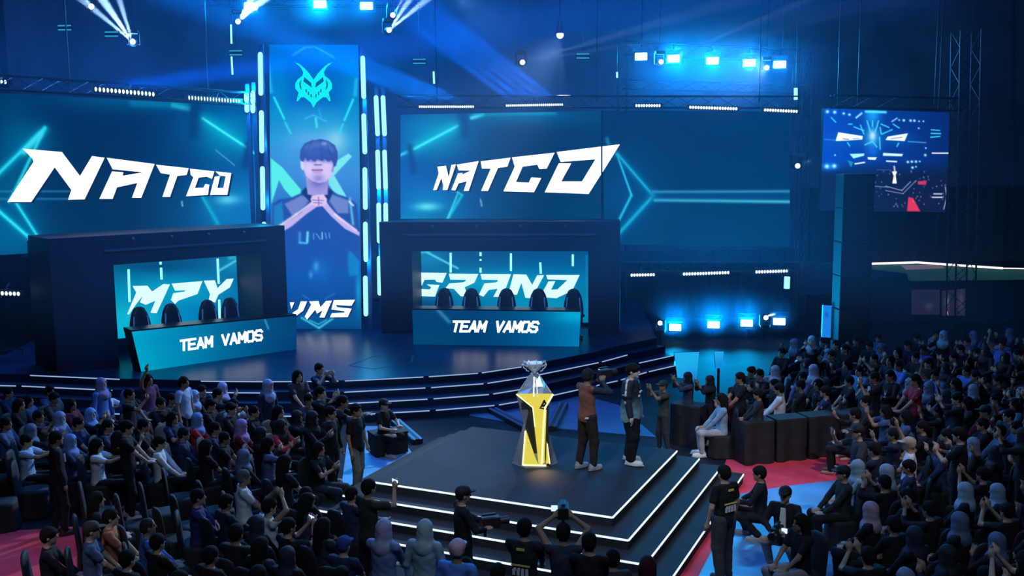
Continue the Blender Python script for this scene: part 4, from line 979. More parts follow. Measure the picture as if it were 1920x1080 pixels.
st.location = (p.x, 27.5, 0)
# balcony slab with white edge line, dark drapes above it, green fascia
mm = mat('drape_panel', (0.009, 0.009, 0.013), 0.9, noise=.3, scale=1)
def panel(name, quad, Y, th, m, label, cat, kind=None):
    f = [PY(x, y, Y) for x, y in quad]; k = [v + Vector((0, th, 0)) for v in f]
    o = MB().add(f + k, [(0, 1, 2, 3), (7, 6, 5, 4), (0, 4, 5, 1), (1, 5, 6, 2), (2, 6, 7, 3), (3, 7, 4, 0)]).build(name, m)
    return tag(o, label, cat, kind=kind) if kind is None else tag(o, kind=kind)
def drape(name, x0, x1, y0, y1, Y, label, m=mm, step=.12, down=False):
    a = PY(x0, y0, Y); b = PY(x1, y0, Y); zb = PY(x0, y1, Y).z if not down else 0.0; n = int((b.x - a.x) / step)
    vs = []; fs = []
    for i in range(n + 1):
        x = a.x + (b.x - a.x) * i / n; y = Y + .05 * math.sin(i * 1.9) + .03 * math.sin(i * .7)
        vs += [(x, y, a.z), (x, y, zb), (x, y + .04, zb), (x, y + .04, a.z)]
    for i in range(n):
        for j in range(4): fs.append((4 * i + j, 4 * i + (j + 1) % 4, 4 * i + 4 + (j + 1) % 4, 4 * i + 4 + j))
    o = MB().add(vs, fs).build(name, m); return tag(o, label, 'drape')
drape('drape', 1500, 1960, 352, 492, 36, 'black drape hanging above the white lit balcony edge on the right')
drape('drape', 1150, 1500, 470, 640, 37.5, 'dark drape behind the low blue blinders', down=True)
drape('drape', -60, 110, 484, 720, 29.5, 'black drape at the left edge under the left NATCO screen', down=True)
m_pan = mat('wall_panel', (0.06, 0.075, 0.10), 0.8, noise=.25, scale=.7)
panel('wall_panel', [(1905, -60), (2000, -60), (2000, 352), (1905, 352)], 38, .2, m_pan, None, None, 'structure').name = 'trim_1'
panel('wall_panel', [(1832, -60), (1900, -60), (1895, 352), (1800, 352)], 38, .2, m_pan, None, None, 'structure').name = 'trim_2'
panel('wall_panel', [(1800, 480), (1990, 480), (1990, 660), (1800, 660)], 39, .2, mat('navy_wall', (.02, .035, .08), .8), None, None, 'structure').name = 'trim_3'
be = empty('balcony_edge'); tag(be, 'thin glowing white edge line of the balcony on the right with a green band below', 'balcony')
pts = [PY(x, y, 35.5) for x, y in ((1590, 496), (1650, 494), (1720, 492), (1775, 496), (1880, 503), (1960, 504))]
for i, (a, c) in enumerate(zip(pts, pts[1:])): MB().bar(a, c, .05, .075 if i < 4 else .04).build('edge_strip', glow('warm_white_strip', (245, 238, 235), 1.2), be)
f = [PY(x, y, 35.6) for x, y in ((1590, 498), (1720, 496), (1880, 507), (1960, 508), (1960, 524), (1710, 527), (1705, 513), (1640, 506))]
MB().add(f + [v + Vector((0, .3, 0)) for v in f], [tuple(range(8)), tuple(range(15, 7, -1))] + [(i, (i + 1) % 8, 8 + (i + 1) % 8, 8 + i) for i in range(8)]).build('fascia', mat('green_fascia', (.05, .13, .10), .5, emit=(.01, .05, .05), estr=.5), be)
f = [PY(x, y, 35.4) for x, y in ((1690, 498), (1765, 497), (1772, 503), (1700, 506))]
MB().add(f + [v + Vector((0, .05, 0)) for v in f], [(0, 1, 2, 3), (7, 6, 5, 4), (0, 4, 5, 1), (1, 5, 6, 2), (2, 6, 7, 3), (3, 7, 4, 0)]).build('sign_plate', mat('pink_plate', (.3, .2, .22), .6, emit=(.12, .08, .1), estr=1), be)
pb = PY(1750, 640, 35.9); MB().box((pb.x + 1.2, 36.0, PY(1750, 520, 36).z / 2), (7.2, .2, PY(1750, 520, 36).z)).build('support_wall', mat('navy_wall', (.02, .035, .08), .8), be)
settle(be, (pb.x, 36, 0))
wp = Wall((0, 35.8), (1, 35.8))
for q, lb, ls in (([(1709, 543), (1762, 543), (1762, 590), (1709, 590)], 'dim grey-pink poster on the wall under the balcony, inner of two', [('blob', 1735, 555, 12, 7, (20, 22, 40), .9), ('blob', 1742, 574, 8, 6, (60, 60, 75), .8)]),
                  ([(1766, 545), (1811, 541), (1811, 592), (1766, 592)], 'dim purple poster with a pale figure under the balcony, outer of two', [('blob', 1776, 566, 4, 10, (110, 105, 110), .9), ('blob', 1776, 586, 3, 5, (170, 165, 165), .9), ('blob', 1802, 565, 5, 20, (70, 60, 90), .8)])):
    o = picture('poster', wp, q, lambda X, Y: np.array([30, 30, 48]) + 0 * X[..., None], ls, m_pic, None, off=.0, step=1.5); tag(o, lb, 'poster')
ws = Wall((0, 28.2), (1, 28.2))
r, b = screen_box('lit_sign', ws, [(1543, 572), (1574, 574), (1572, 634), (1541, 632)], 'upright bright blue sign panel standing behind the right crowd', 'sign', .08)
picture('picture', ws, [(1543, 572), (1574, 574), (1572, 634), (1541, 632)], lambda X, Y: np.array([28, 125, 225]) + 0 * X[..., None], [('blob', 1550, 590, 3, 5, (10, 80, 180), .8), ('blob', 1566, 591, 3, 5, (10, 80, 180), .8), ('line', (1543, 572), (1541, 632), 1.2, (60, 170, 245), .9)], m_pic, r, step=1.2)
MB().box((b.x, 28.3, PY(1558, 632, 28.2).z / 2), (.3, .06, PY(1558, 632, 28.2).z)).build('stand', m_body, r)
settle(r, (b.x, 28.3, 0))
for q, lb in (([(1264, 661), (1311, 660), (1306, 712), (1270, 708)], 'bright cyan panel rising behind the photographers at the right end of the stage'), ([(1339, 659), (1357, 659), (1354, 690), (1342, 690)], 'narrow bright cyan panel behind the right crowd, beside the wider one')):
    w3 = Wall((0, 25.2), (1, 25.2)); r, b = screen_box('cyan_banner', w3, q, lb, 'sign', .06)
    picture('picture', w3, q, lambda X, Y: np.array([30, 175, 235]) + 0 * X[..., None], [('blob', q[2][0], q[2][1], 30, 20, (20, 120, 215), .8)], m_pic, r, step=1.5)
    zb = PY(q[2][0], q[2][1], 25.2).z
    MB().box((b.x, 25.25, zb / 2 - .02), (.06, .05, zb)).build('stand', m_body, r); settle(r, (b.x, 25.25, 0))
# floor light bars between stage and podium
m_fb = glow('floor_bar_blue', (60, 135, 225), 1.0); m_fb2 = glow('floor_bar_dim', (28, 62, 135), 1.0)
def floor_bar(a, b, m, label, w=.05, dbl=True):
    r = empty('floor_light_bar'); tag(r, label, 'light bar'); A = PZ(*a, .1); B = PZ(*b, .1); A.z = B.z = .06
    MB().bar(A, B, .24, .1).build('housing', m_body, r); d = (B - A).normalized(); x = Vector((d.y, -d.x, 0)) * .07
    for s in ((-1, 1) if dbl else (0,)): MB().bar(A + x * s + Vector((0, 0, .055)), B + x * s + Vector((0, 0, .055)), w, .03).build('led_strip', m, r)
    settle(r, ((A.x + B.x) / 2, (A.y + B.y) / 2, 0))
floor_bar((687, 745), (703, 763), m_fb, 'short blue light bar on the floor at the foot of the stage steps', .04)
floor_bar((742, 788), (783, 824), m_fb, 'bright blue double light bar on the floor left of the podium', .045)
floor_bar((868, 737), (988, 800), m_fb2, 'long dim blue light bar on the floor running towards the plinth from the left')
floor_bar((1056, 756), (1034, 800), m_fb2, 'dim blue light bar on the floor just right of the plinth')
# blue light on the floor between podium and stage, put into its colour
o = MB().prism([tuple(PZ(x, y, 0)[:2]) for x, y in ((880, 780), (905, 735), (1065, 735), (1160, 760), (1230, 820), (1000, 800))], 0, .012).build('gangway', mat('painted_blue_light', (.03, .10, .26), .5, noise=.2, scale=1))
tag(o, 'strip of floor painted with deep blue light between the podium and the stage steps', 'floor covering')
# camera crew gear: black flight case
m_case = mat('flight_case', (0.006, 0.006, 0.008), 0.8)
cs = empty('flight_case'); c0 = PZ(728, 850, 0); MB().box((0, 0, .35), (.9, .6, .6)).build('body', m_case, cs, bevel=.02); MB().box((0, 0, .67), (.92, .62, .06)).build('lid', m_case, cs, bevel=.01)
for sx in (-1, 1): MB().sphere((sx * .35, -.2, .045), .045, 8, 6).build('caster', m_case, cs)
cs.location = c0; cs.rotation_euler = (0, 0, .5); cs.scale = (.8, .8, .7); tag(cs, 'black flight case in the shadow left of the podium', 'case')

# ------------------------------------------------------------------ people: one smooth body surface per pose, with clothes and hair as parts
def sdf_field(prims, res, pad=0.03, wob=0.0):
    lo = np.full(3, 1e9); hi = -lo
    for p in prims:
        if p[0] == 'c':
            r = max(p[3], p[4]); a = np.minimum(p[1], p[2]) - r; b = np.maximum(p[1], p[2]) + r
        elif p[0] == 'e': a = np.array(p[1]) - p[2]; b = np.array(p[1]) + p[2]
        else: continue
        lo = np.minimum(lo, a); hi = np.maximum(hi, b)
    lo = lo - pad - res; hi = hi + pad + res
    n = np.ceil((hi - lo) / res).astype(int) + 1
    ax = [lo[i] + res * np.arange(n[i]) for i in range(3)]
    D = np.full(n, 0.2)
    for p in prims:
        if p[0] == 'c': r = max(p[3], p[4]); a = np.minimum(p[1], p[2]) - r - .09; b = np.maximum(p[1], p[2]) + r + .09
        elif p[0] == 'e': a = np.array(p[1]) - p[2] - .09; b = np.array(p[1]) + p[2] + .09
        elif p[0] == 'cut': a, b = lo, hi
        elif p[0] == 'sub': a = np.array(p[1]) - p[2] - .05; b = np.array(p[1]) + p[2] + .05
        i0 = np.clip(np.floor((a - lo) / res).astype(int), 0, n); i1 = np.clip(np.ceil((b - lo) / res).astype(int) + 1, 0, n)
        sl = tuple(slice(i0[k], i1[k]) for k in range(3))
        X, Y, Z = np.meshgrid(*[ax[k][sl[k]] for k in range(3)], indexing='ij')
        if p[0] == 'cut':
            N, d0 = p[1], p[2]
            D = np.maximum(D, X * N[0] + Y * N[1] + Z * N[2] - d0); continue
        if p[0] == 'c':
            A = np.array(p[1], float); Bv = np.array(p[2], float) - A; q = max(Bv @ Bv, 1e-9)
            t = np.clip(((X - A[0]) * Bv[0] + (Y - A[1]) * Bv[1] + (Z - A[2]) * Bv[2]) / q, 0, 1)
            d = np.sqrt((X - A[0] - t * Bv[0]) ** 2 + (Y - A[1] - t * Bv[1]) ** 2 + (Z - A[2] - t * Bv[2]) ** 2) - (p[3] + (p[4] - p[3]) * t)
            k = p[5]
        else:
            c = p[1]; r = p[2]
            u = [(X - c[0]), (Y - c[1]), (Z - c[2])]
            k0 = np.sqrt(sum((u[i] / r[i]) ** 2 for i in range(3))); k1 = np.sqrt(sum((u[i] / r[i] ** 2) ** 2 for i in range(3))) + 1e-9
            d = np.where(k0 < 1e-3, -min(r), k0 * (k0 - 1) / k1); k = p[3] if p[0] == 'e' else 0
        S = D[sl]
        if p[0] == 'sub':
            D[sl] = np.maximum(S, -d)
        else:
            h = np.maximum(k - np.abs(S - d), 0) / k
            D[sl] = np.minimum(S, d) - h * h * k / 4
    if wob:
        X, Y, Z = np.meshgrid(*ax, indexing='ij')
        D = D + wob * (np.sin(X * 38 + 2 * np.sin(Z * 17)) * np.sin(Z * 31 + 3 * Y) + .6 * np.sin(Y * 44 + Z * 13))
    return D, lo
def nets(D, lo, res):
    S = D < 0
    n = np.array(D.shape)
    c = [slice(0, -1), slice(1, None)]
    cnt = sum(S[c[i], c[j], c[k]].astype(np.int8) for i in (0, 1) for j in (0, 1) for k in (0, 1))
    act = (cnt > 0) & (cnt < 8)
    I = np.argwhere(act); idx = -np.ones(act.shape, int); idx[act] = np.arange(len(I))
    P = np.zeros((len(I), 3)); W_ = np.zeros(len(I))
    cor = [(i, j, k) for i in (0, 1) for j in (0, 1) for k in (0, 1)]
    for a in range(8):
        for b in range(a + 1, 8):
            ca, cb = np.array(cor[a]), np.array(cor[b])
            if np.abs(ca - cb).sum() != 1: continue
            va = D[tuple((I + ca).T)]; vb = D[tuple((I + cb).T)]
            m = (va < 0) != (vb < 0)
            t = np.where(m, va / np.where(m, va - vb, 1), 0)
            P += np.where(m[:, None], ca + (cb - ca) * t[:, None], 0); W_ += m
    P = lo + (I + P / W_[:, None]) * res
    Q = []
    for ax in range(3):
        o = [k for k in range(3) if k != ax]
        sl0 = [slice(1, -1)] * 3; sl1 = [slice(1, -1)] * 3
        sl0[ax] = slice(0, -1); sl1[ax] = slice(1, None)
        A = S[tuple(sl0)]; B = S[tuple(sl1)]; m = A != B
        E = np.argwhere(m); base = E.copy(); base[:, o[0]] += 1; base[:, o[1]] += 1
        def g(d0, d1):
            q = base.copy(); q[:, o[0]] -= d0; q[:, o[1]] -= d1; return idx[tuple(q.T)]
        f = np.stack([g(1, 1), g(0, 1), g(0, 0), g(1, 0)], 1)
        fl = A[m]
        if ax == 1: fl = ~fl
        f[~fl] = f[~fl][:, ::-1]
        Q.append(f)
    return P, np.concatenate(Q)
def sdf_mesh(name, prims, res, mats_, wob=0.0, paints=()):
    D, lo = sdf_field(prims, res, wob=wob)
    P, Q = nets(D, lo, res)
    me = bpy.data.meshes.new(name); me.from_pydata(P.tolist(), [], Q.tolist())
    for m in mats_: me.materials.append(m)
    if len(paints):
        C = P[Q].mean(1); mi = np.zeros(len(Q), int)
        for c, r, k in paints:
            mi[(((C - np.array(c)) / np.array(r)) ** 2).sum(1) < 1] = k
        me.polygons.foreach_set('material_index', mi)
    me.polygons.foreach_set('use_smooth', [True] * len(Q)); me.update()
    return me
A_ = np.array
def ik(s, w, l1, l2, pole):
    d = w - s; L = np.linalg.norm(d); L2 = min(L, l1 + l2 - .005); d = d / L; w = s + d * L2
    a = (l1 ** 2 - l2 ** 2 + L2 ** 2) / (2 * L2); h = math.sqrt(max(l1 ** 2 - a * a, 0))
    p = A_(pole, float); p = p - d * (p @ d); p /= np.linalg.norm(p)
    return s + d * a + p * h, w
POSES = {  # wrist targets relative to the shoulder centre line, elbow pole, hand direction: (right, left)
    'rest': (((.26, .06, -.52), (.6, -.6, -.2), (.0, .25, -1)), ((-.26, .06, -.52), (-.6, -.6, -.2), (.0, .25, -1))),
    'lap': (((.10, .34, -.40), (1, -.3, -.4), (-.5, .8, -.1)), ((-.10, .34, -.42), (-1, -.3, -.4), (.5, .8, -.1))),
    'clap': (((.045, .33, -.10), (1, -.2, -.8), (-.15, .35, .9)), ((-.045, .33, -.12), (-1, -.2, -.8), (.15, .35, .9))),
    'phone': (((.06, .36, .14), (.8, 0, -1), (-.1, .3, 1)), ((-.06, .36, .14), (-.8, 0, -1), (.1, .3, 1))),
    'raise': (((.20, .22, .46), (1, .2, 0), (0, .2, 1)), ((-.26, .06, -.50), (-.6, -.6, -.2), (0, .25, -1))),
    'one': (((.08, .38, .12), (.8, 0, -1), (-.1, .3, 1)), ((-.14, .28, -.36), (-1, -.3, -.4), (.6, .8, 0))),
    'camera': (((.09, .24, .10), (1, -.1, -.8), (-.4, .5, .6)), ((-.08, .30, .07), (-.9, 0, -1), (.3, .4, .8))),
    'head': (((.11, .16, .36), (1, .3, .1), (-.9, .3, .3)), ((-.11, .16, .36), (-1, .3, .1), (.9, .3, .3))),
    'reach': (((.12, .50, .0), (1, 0, -1), (0, 1, .1)), ((-.10, .46, -.04), (-1, 0, -1), (0, 1, .1))),
    'low': (((.10, .30, -.30), (1, -.5, -.3), (-.6, .8, .1)), ((-.10, .34, -.26), (-1, -.5, -.3), (.6, .7, .2))),
}
def skeleton(stance, pose, lean=0.0):
    J = {}
    if stance == 'stand': z = 0.0; J['hipz'] = .92
    elif stance == 'sit': z = -.42; J['hipz'] = .50
    else: z = -.50; J['hipz'] = .42
    L = lambda x, y, zz: A_([x, y + lean * (zz - .92) + (-.06 if stance == 'squat' else 0), zz + z])
    J['pelvis'] = L(0, 0, .94); J['belly'] = L(0, .0, 1.08); J['chest'] = L(0, -.005, 1.27); J['neck'] = L(0, -.01, 1.45)
    J['head'] = L(0, .02, 1.60)
    for s, k in ((1, 'R'), (-1, 'L')):
        J['sh' + k] = L(.175 * s, -.01, 1.405)
        w, pole, hd = POSES[pose][0 if s == 1 else 1]
        if stance != 'stand' and pose == 'rest': w, pole, hd = POSES['lap'][0 if s == 1 else 1]
        if stance != 'stand' and pose == 'raise' and s == -1: w, pole, hd = POSES['lap'][1]
        wt_ = L(0, 0, 1.405) + A_(w)
        J['el' + k], J['wr' + k] = ik(J['sh' + k], wt_, .285, .255, pole)
        h = A_(hd, float); J['hd' + k] = h / np.linalg.norm(h)
        if stance == 'stand': J['hip' + k] = A_([.09 * s, 0, .92]); J['kn' + k] = A_([.11 * s, .03 + .03 * s, .50]); J['an' + k] = A_([.12 * s, .05 * s - .02, .09])
        elif stance == 'sit': J['hip' + k] = A_([.09 * s, 0, .50]); J['kn' + k] = A_([.13 * s, .43, .51]); J['an' + k] = A_([.12 * s, .40, .09])
        else: J['hip' + k] = A_([.10 * s, -.06, .40]); J['kn' + k] = A_([.17 * s, .30 + .04 * s, .50 if s > 0 else .42]); J['an' + k] = A_([.14 * s, .06 + .1 * s, .09])
    return J
def hand_prims(w, h, side, out):
    h = h / np.linalg.norm(h)
    q = A_([1.0, 0, 0]) if abs(h[0]) < .7 else A_([0, 0, 1.0])
    x = np.cross(h, q); x /= np.linalg.norm(x); y = np.cross(h, x)       # y across the palm
    c = w + h * .045
    out.append(('c', w, w + h * .05, .024, .026, .02)); out.append(('e', tuple(w + h * .055), np.abs(h) * .045 + np.abs(y) * .042 + np.abs(x) * .018 + .004, .015))
    for i, (o, l) in enumerate(((-.030, .060), (-.010, .072), (.010, .068), (.030, .055))):
        b = w + h * .085 + y * o; m = b + h * l * .55 + x * .006 * side; e = m + h * l * .40 + x * .02 * side
        out.append(('c', b, m, .0098, .0092, .006)); out.append(('c', m, e, .0090, .0078, .006))
    b = w + h * .03 - y * .03; m = b - y * .028 + h * .028; e = m + h * .03 - y * .008
    out.append(('c', b, m, .0115, .0105, .012)); out.append(('c', m, e, .0105, .009, .006))
def body_prims(J, lb=None):
    o = []
    H = J['head']; N = J['neck']
    o += [('e', tuple(J['pelvis']), A_([.158, .105, .12]), .05), ('e', tuple(J['belly']), A_([.14, .095, .17]), .06), ('e', tuple(J['chest']), A_([.16, .10, .18]), .06)]
    o += [('c', J['shL'] + A_([.02, 0, -.005]), J['shR'] + A_([-.02, 0, -.005]), .052, .052, .05), ('c', N + A_([0, -.005, -.06]), H + A_([0, -.02, -.05]), .054, .052, .04)]
    o += [('e', tuple(H + A_([0, -.008, .022])), A_([.076, .094, .098]), .03), ('e', tuple(H + A_([0, .022, -.05])), A_([.056, .066, .066]), .035)]
    o += [('c', H + A_([0, .088, .012]), H + A_([0, .106, -.022]), .008, .013, .012), ('e', tuple(H + A_([0, .078, -.062])), A_([.024, .014, .011]), .012), ('e', tuple(H + A_([0, .070, -.098])), A_([.024, .02, .018]), .02)]
    o += [('e', tuple(H + A_([.033, .070, .030])), A_([.024, .016, .008]), .012), ('e', tuple(H + A_([-.033, .070, .030])), A_([.024, .016, .008]), .012)]
    for s in (-1, 1): o += [('e', tuple(H + A_([.078 * s, -.005, -.01])), A_([.012, .02, .032]), .01)]
    for k in 'RL':
        s = 1 if k == 'R' else -1
        o += [('c', J['sh' + k], J['el' + k], .050, .038, .03), ('c', J['el' + k], J['wr' + k], .038, .024, .015)]
        hand_prims(J['wr' + k], J['hd' + k], s, o)
        o += [('c', J['hip' + k], J['kn' + k], .084, .058, .04), ('c', J['kn' + k], J['an' + k], .056, .036, .02)]
        f = A_([0, 1.0, 0]); a = J['an' + k]
        o += [('c', a + A_([0, -.03, -.04]), A_([a[0], a[1] + .15, .042]), .038, .034, .03)]
    return o
def face_paint(J):
    H = J['head']
    return [(tuple(H + A_([.032, .086, .008])), (.020, .03, .011), 1), (tuple(H + A_([-.032, .086, .008])), (.020, .03, .011), 1),
            (tuple(H + A_([.033, .088, .034])), (.026, .03, .008), 1), (tuple(H + A_([-.033, .088, .034])), (.026, .03, .008), 1), (tuple(H + A_([0, .09, -.064])), (.026, .03, .009), 2)]
def shirt_prims(J, sleeve, hem=.0, g=0.0):
    o = [('e', tuple(J['pelvis'] + A_([0, 0, -.02])), A_([.190, .136, .16]), .05), ('e', tuple(J['belly']), A_([.157, .112, .18]), .06), ('e', tuple(J['chest']), A_([.175, .115, .185]), .06),
         ('c', J['shL'] + A_([.02, 0, 0]), J['shR'] + A_([-.02, 0, 0]), .064, .064, .05), ('c', J['neck'] + A_([0, -.005, -.06]), J['neck'] + A_([0, 0, -.01]), .066, .060, .03)]
    for k in 'RL':
        t = .62 if sleeve == 'short' else 1.0
        e = J['sh' + k] + (J['el' + k] - J['sh' + k]) * t
        o.append(('c', J['sh' + k], e, .063, .058 if sleeve == 'short' else .05, .03))
        if sleeve == 'long': o.append(('c', J['el' + k], J['el' + k] + (J['wr' + k] - J['el' + k]) * .93, .050, .037, .02))
    if g:
        o = [(q[0], q[1], q[2] + g, q[3]) if q[0] == 'e' else (q[0], q[1], q[2], q[3] + g * .7, q[4] + g, q[5]) for q in o]
        o.append(('c', J['pelvis'] + A_([.07, 0, .1]), J['pelvis'] + A_([.09, 0, -.12]), .11 + g * .5, .12 + g * .5, .05)); o.append(('c', J['pelvis'] + A_([-.07, 0, .1]), J['pelvis'] + A_([-.09, 0, -.12]), .11 + g * .5, .12 + g * .5, .05))
    o.append(('cut', (0, 0, -1), -(J['pelvis'][2] - .10 + hem))); o.append(('cut', (0, 0, 1), J['neck'][2] + .012))
    return o
def trouser_prims(J, w=1.0):
    o = [('e', tuple(J['pelvis'] + A_([0, 0, -.02])), A_([.166, .115, .125]), .05)]
    for k in 'RL':
        o += [('c', J['hip' + k], J['kn' + k], .098 * w, .074 * w, .04), ('c', J['kn' + k], J['an' + k] + A_([0, 0, .03]), .074 * w, .056 * w, .03)]
    o.append(('cut', (0, 0, 1), J['pelvis'][2] + .06))
    o.append(('cut', (0, 0, -1), -.06))
    return o
def hair_prims(kind):
    face = ('sub', (0, .118, -.035), A_([.070, .085, .090]))
    if kind == 'short': return [('e', (0, -.012, .036), A_([.090, .108, .100]), .02), ('e', (0, -.05, -.01), A_([.078, .062, .075]), .03), face]
    if kind == 'fringe': return [('e', (0, -.010, .038), A_([.090, .108, .101]), .02), ('e', (0, .048, .058), A_([.074, .060, .036]), .03), ('e', (0, -.05, -.01), A_([.080, .062, .075]), .03), ('sub', (0, .12, -.055), A_([.072, .085, .088]))]
    if kind == 'bald': return [('e', (0, -.016, .030), A_([.084, .100, .092]), .02), ('e', (0, -.05, -.02), A_([.074, .056, .07]), .03), ('sub', (0, .108, .0), A_([.078, .085, .115]))]
    if kind == 'long': return [('e', (0, -.012, .034), A_([.094, .112, .104]), .02), ('c', (.03, -.07, 0), (.04, -.11, -.30), .065, .05, .05), ('c', (-.03, -.07, 0), (-.04, -.11, -.30), .065, .05, .05), ('c', (.075, -.0, 0), (.085, -.02, -.20), .032, .028, .03), ('c', (-.075, -.0, 0), (-.085, -.02, -.20), .032, .028, .03), ('sub', (0, .118, -.04), A_([.062, .085, .12]))]
    if kind == 'scarf': return [('e', (0, -.008, .025), A_([.098, .116, .115]), .03), ('e', (0, .010, -.075), A_([.085, .085, .075]), .05), ('c', (0, -.03, -.08), (0, -.045, -.24), .09, .115, .06), ('e', (0, -.01, -.20), A_([.165, .125, .085]), .06), ('e', (0, .04, -.26), A_([.12, .095, .10]), .06), ('sub', (0, .128, -.012), A_([.060, .060, .082]))]
    if kind == 'cap': return [('e', (0, -.008, .048), A_([.093, .112, .088]), .02), ('e', (0, .115, .045), A_([.072, .085, .011]), .02), ('e', (0, -.05, -.01), A_([.078, .058, .06]), .03), ('sub', (0, .118, -.045), A_([.072, .080, .080]))]
m_skin = objcol('skin', .55, .12, 9); m_cloth = objcol('cloth', .85, .28, 7); m_hair = objcol('hair', .85, .4, 30, .15); m_scarfm = objcol('scarf_cloth', .75, .2, 9)
m_eye = mat('eye_dark', (.015, .012, .012), .4); m_lip = mat('lip', (.22, .07, .07), .5); m_shoe = objcol('shoe_leather', .5, .1, 9)
_mc = {}
def cached(key, fn):
    if key not in _mc: _mc[key] = fn()
    return _mc[key]
RES = 0.0165
SK = {}
def J_of(stance, pose, lean):
    k = (stance, pose, lean)
    if k not in SK: SK[k] = skeleton(stance, pose, lean)
    return SK[k]
def shoe_mesh(res=.011):
    return sdf_mesh('shoe', [('c', (0, -.035, .050), (0, .15, .044), .052, .044, .03), ('e', (0, .055, .018), A_([.054, .16, .018]), .01), ('c', (0, -.035, .05), (0, -.03, .10), .048, .044, .02)], res, [m_shoe])
C = dict(K=(.010, .011, .016), G=(.045, .048, .06), N=(.018, .03, .085), W=(.62, .65, .70), S=(.30, .42, .62), B=(.045, .15, .48), R=(.50, .03, .04), P=(.30, .25, .42), T=(.28, .42, .47),
         V=(.17, .24, .45), M=(.13, .02, .04), O=(.45, .16, .08), E=(.10, .085, .07), U=(.12, .055, .04), Y=(.45, .42, .1), I=(.62, .42, .46), L=(.40, .42, .44), D=(.06, .10, .22))
HC = (.010, .009, .010)
SKIN = [(.42, .27, .19), (.36, .22, .15), (.48, .33, .25), (.30, .18, .12)]
FOCUS = Vector((0.9, 16.9, 0))
def person(loc, yaw, stance='sit', pose='lap', hair='short', top=C['K'], hcol=HC, legs=C['K'], label='', group=None, lean=0.0, sleeve='short', skin=None, size=1.0, res=RES, shoes=None, hem=0.0, baggy=1.0, tmat=None, loose=0.0):
    J = J_of(stance, pose, lean)
    bm_ = cached(('b', stance, pose, lean, res), lambda: sdf_mesh('person', body_prims(J), res, [m_skin, m_eye, m_lip], paints=face_paint(J)))
    o = bpy.data.objects.new('person', bm_); COL.objects.link(o)
    o.color = (*(skin or SKIN[rs.randint(4)]), 1)
    o.location = loc; o.rotation_euler = (0, 0, yaw); o.scale = (size, size, size)
    sm = cached(('s', stance, pose, lean, sleeve, res, hem, loose), lambda: sdf_mesh('shirt', shirt_prims(J, sleeve, hem, loose), res, [m_cloth], wob=.0035))
    s = bpy.data.objects.new('shirt', sm); COL.objects.link(s); s.parent = o; s.color = (*top, 1)
    if tmat: s.material_slots[0].link = 'OBJECT'; s.material_slots[0].material = tmat
    tm = cached(('t', stance, pose, lean, res, baggy), lambda: sdf_mesh('trousers', trouser_prims(J, baggy), res, [m_cloth], wob=.003))
    t = bpy.data.objects.new('trousers', tm); COL.objects.link(t); t.parent = o; t.color = (*legs, 1)
    hn = {'scarf': 'headscarf', 'cap': 'cap'}.get(hair, 'hair')
    hm_ = cached(('h', hair, res), lambda: sdf_mesh(hn, hair_prims(hair), min(res, .013), [m_scarfm if hair in ('scarf', 'cap') else m_hair], wob=.0025 if hair == 'scarf' else .0015))
    h = bpy.data.objects.new(hn, hm_); COL.objects.link(h); h.parent = o; h.location = J['head']; h.color = (*hcol, 1)
    if shoes is None and stance != 'sit': shoes = ((.02, .02, .022), (.3, .3, .32), (.05, .05, .06))[rs.randint(3)]
    if shoes is not None:
        me = cached(('shoe',), shoe_mesh)
        for k in 'RL':
            q = bpy.data.objects.new('shoe', me); COL.objects.link(q); q.parent = o; a = J['an' + k]; q.location = (a[0], a[1], 0); q.color = (*shoes, 1)
    tag(o, label, 'person', group)
    return o, J
def at_head(px, py, stance, lean=0.0, size=1.0, base=0.0):
    zh = {'stand': 1.62, 'sit': 1.20, 'squat': 1.12}[stance] * size + base
    p = PZ(px, py, zh); return p.x, p.y
m_pscr = glow('phone_glow', (200, 225, 255), 1.3); m_pb = mat('phone_body', (.01, .01, .012), .3)
PH = None
def phone(o, J, label, lit=True, group='phones held up by spectators'):
    global PH
    c = (J['wrR'] + J['wrL']) / 2 + A_([0, .02, .09]) if abs(J['wrR'][2] - J['wrL'][2]) < .1 else J['wrR'] + A_([-.01, .03, .09])
    if PH is None:
        r = empty('phone'); MB().box((0, 0, 0), (.155, .009, .078)).build('case', m_pb, r, bevel=.004); MB().box((0, -.006, 0), (.142, .003, .068)).build('phone_screen', m_pscr, r); PH = r
    else: r = copy_tree(PH)
    r.location = o.matrix_basis @ Vector(c); r.rotation_euler = (.1, 0, o.rotation_euler.z)
    tag(r, label, 'phone', group)
# covered banquet chair
m_cov = mat('chair_cover', (.010, .011, .015), .75, noise=.4, scale=6)
def cover_chair():
    r = empty('banquet_chair')
    rg = []
    for z, w in ((0.0, .275), (.05, .268), (.25, .245), (.44, .235), (.48, .225), (.49, .15)):
        ring = []
        for i in range(40):
            t = 2 * PI * i / 40; c, s = math.cos(t), math.sin(t); e = (abs(c) ** 4 + abs(s) ** 4) ** -.25
            rip = 1 + (.035 * math.sin(t * 10) if z < .4 else 0) * (1 - z * 2)
            ring.append((w * e * c * rip, w * e * s * rip, z))
        rg.append(ring)
    MB().rings(rg).build('seat_cover', m_cov, r, smooth=True)
    rg = []
    for z, w, d, y in ((.0, .25, .05, -.27), (.45, .225, .045, -.25), (.75, .225, .04, -.28), (.9, .21, .038, -.295), (.97, .17, .034, -.30), (1.0, .10, .025, -.302), (1.005, .03, .01, -.302)):
        rg.append([(w * math.cos(2 * PI * i / 28), y + d * math.sin(2 * PI * i / 28), z) for i in range(28)])
    MB().rings(rg).build('back_cover', m_cov, r, smooth=True)
    return r
CHP = None
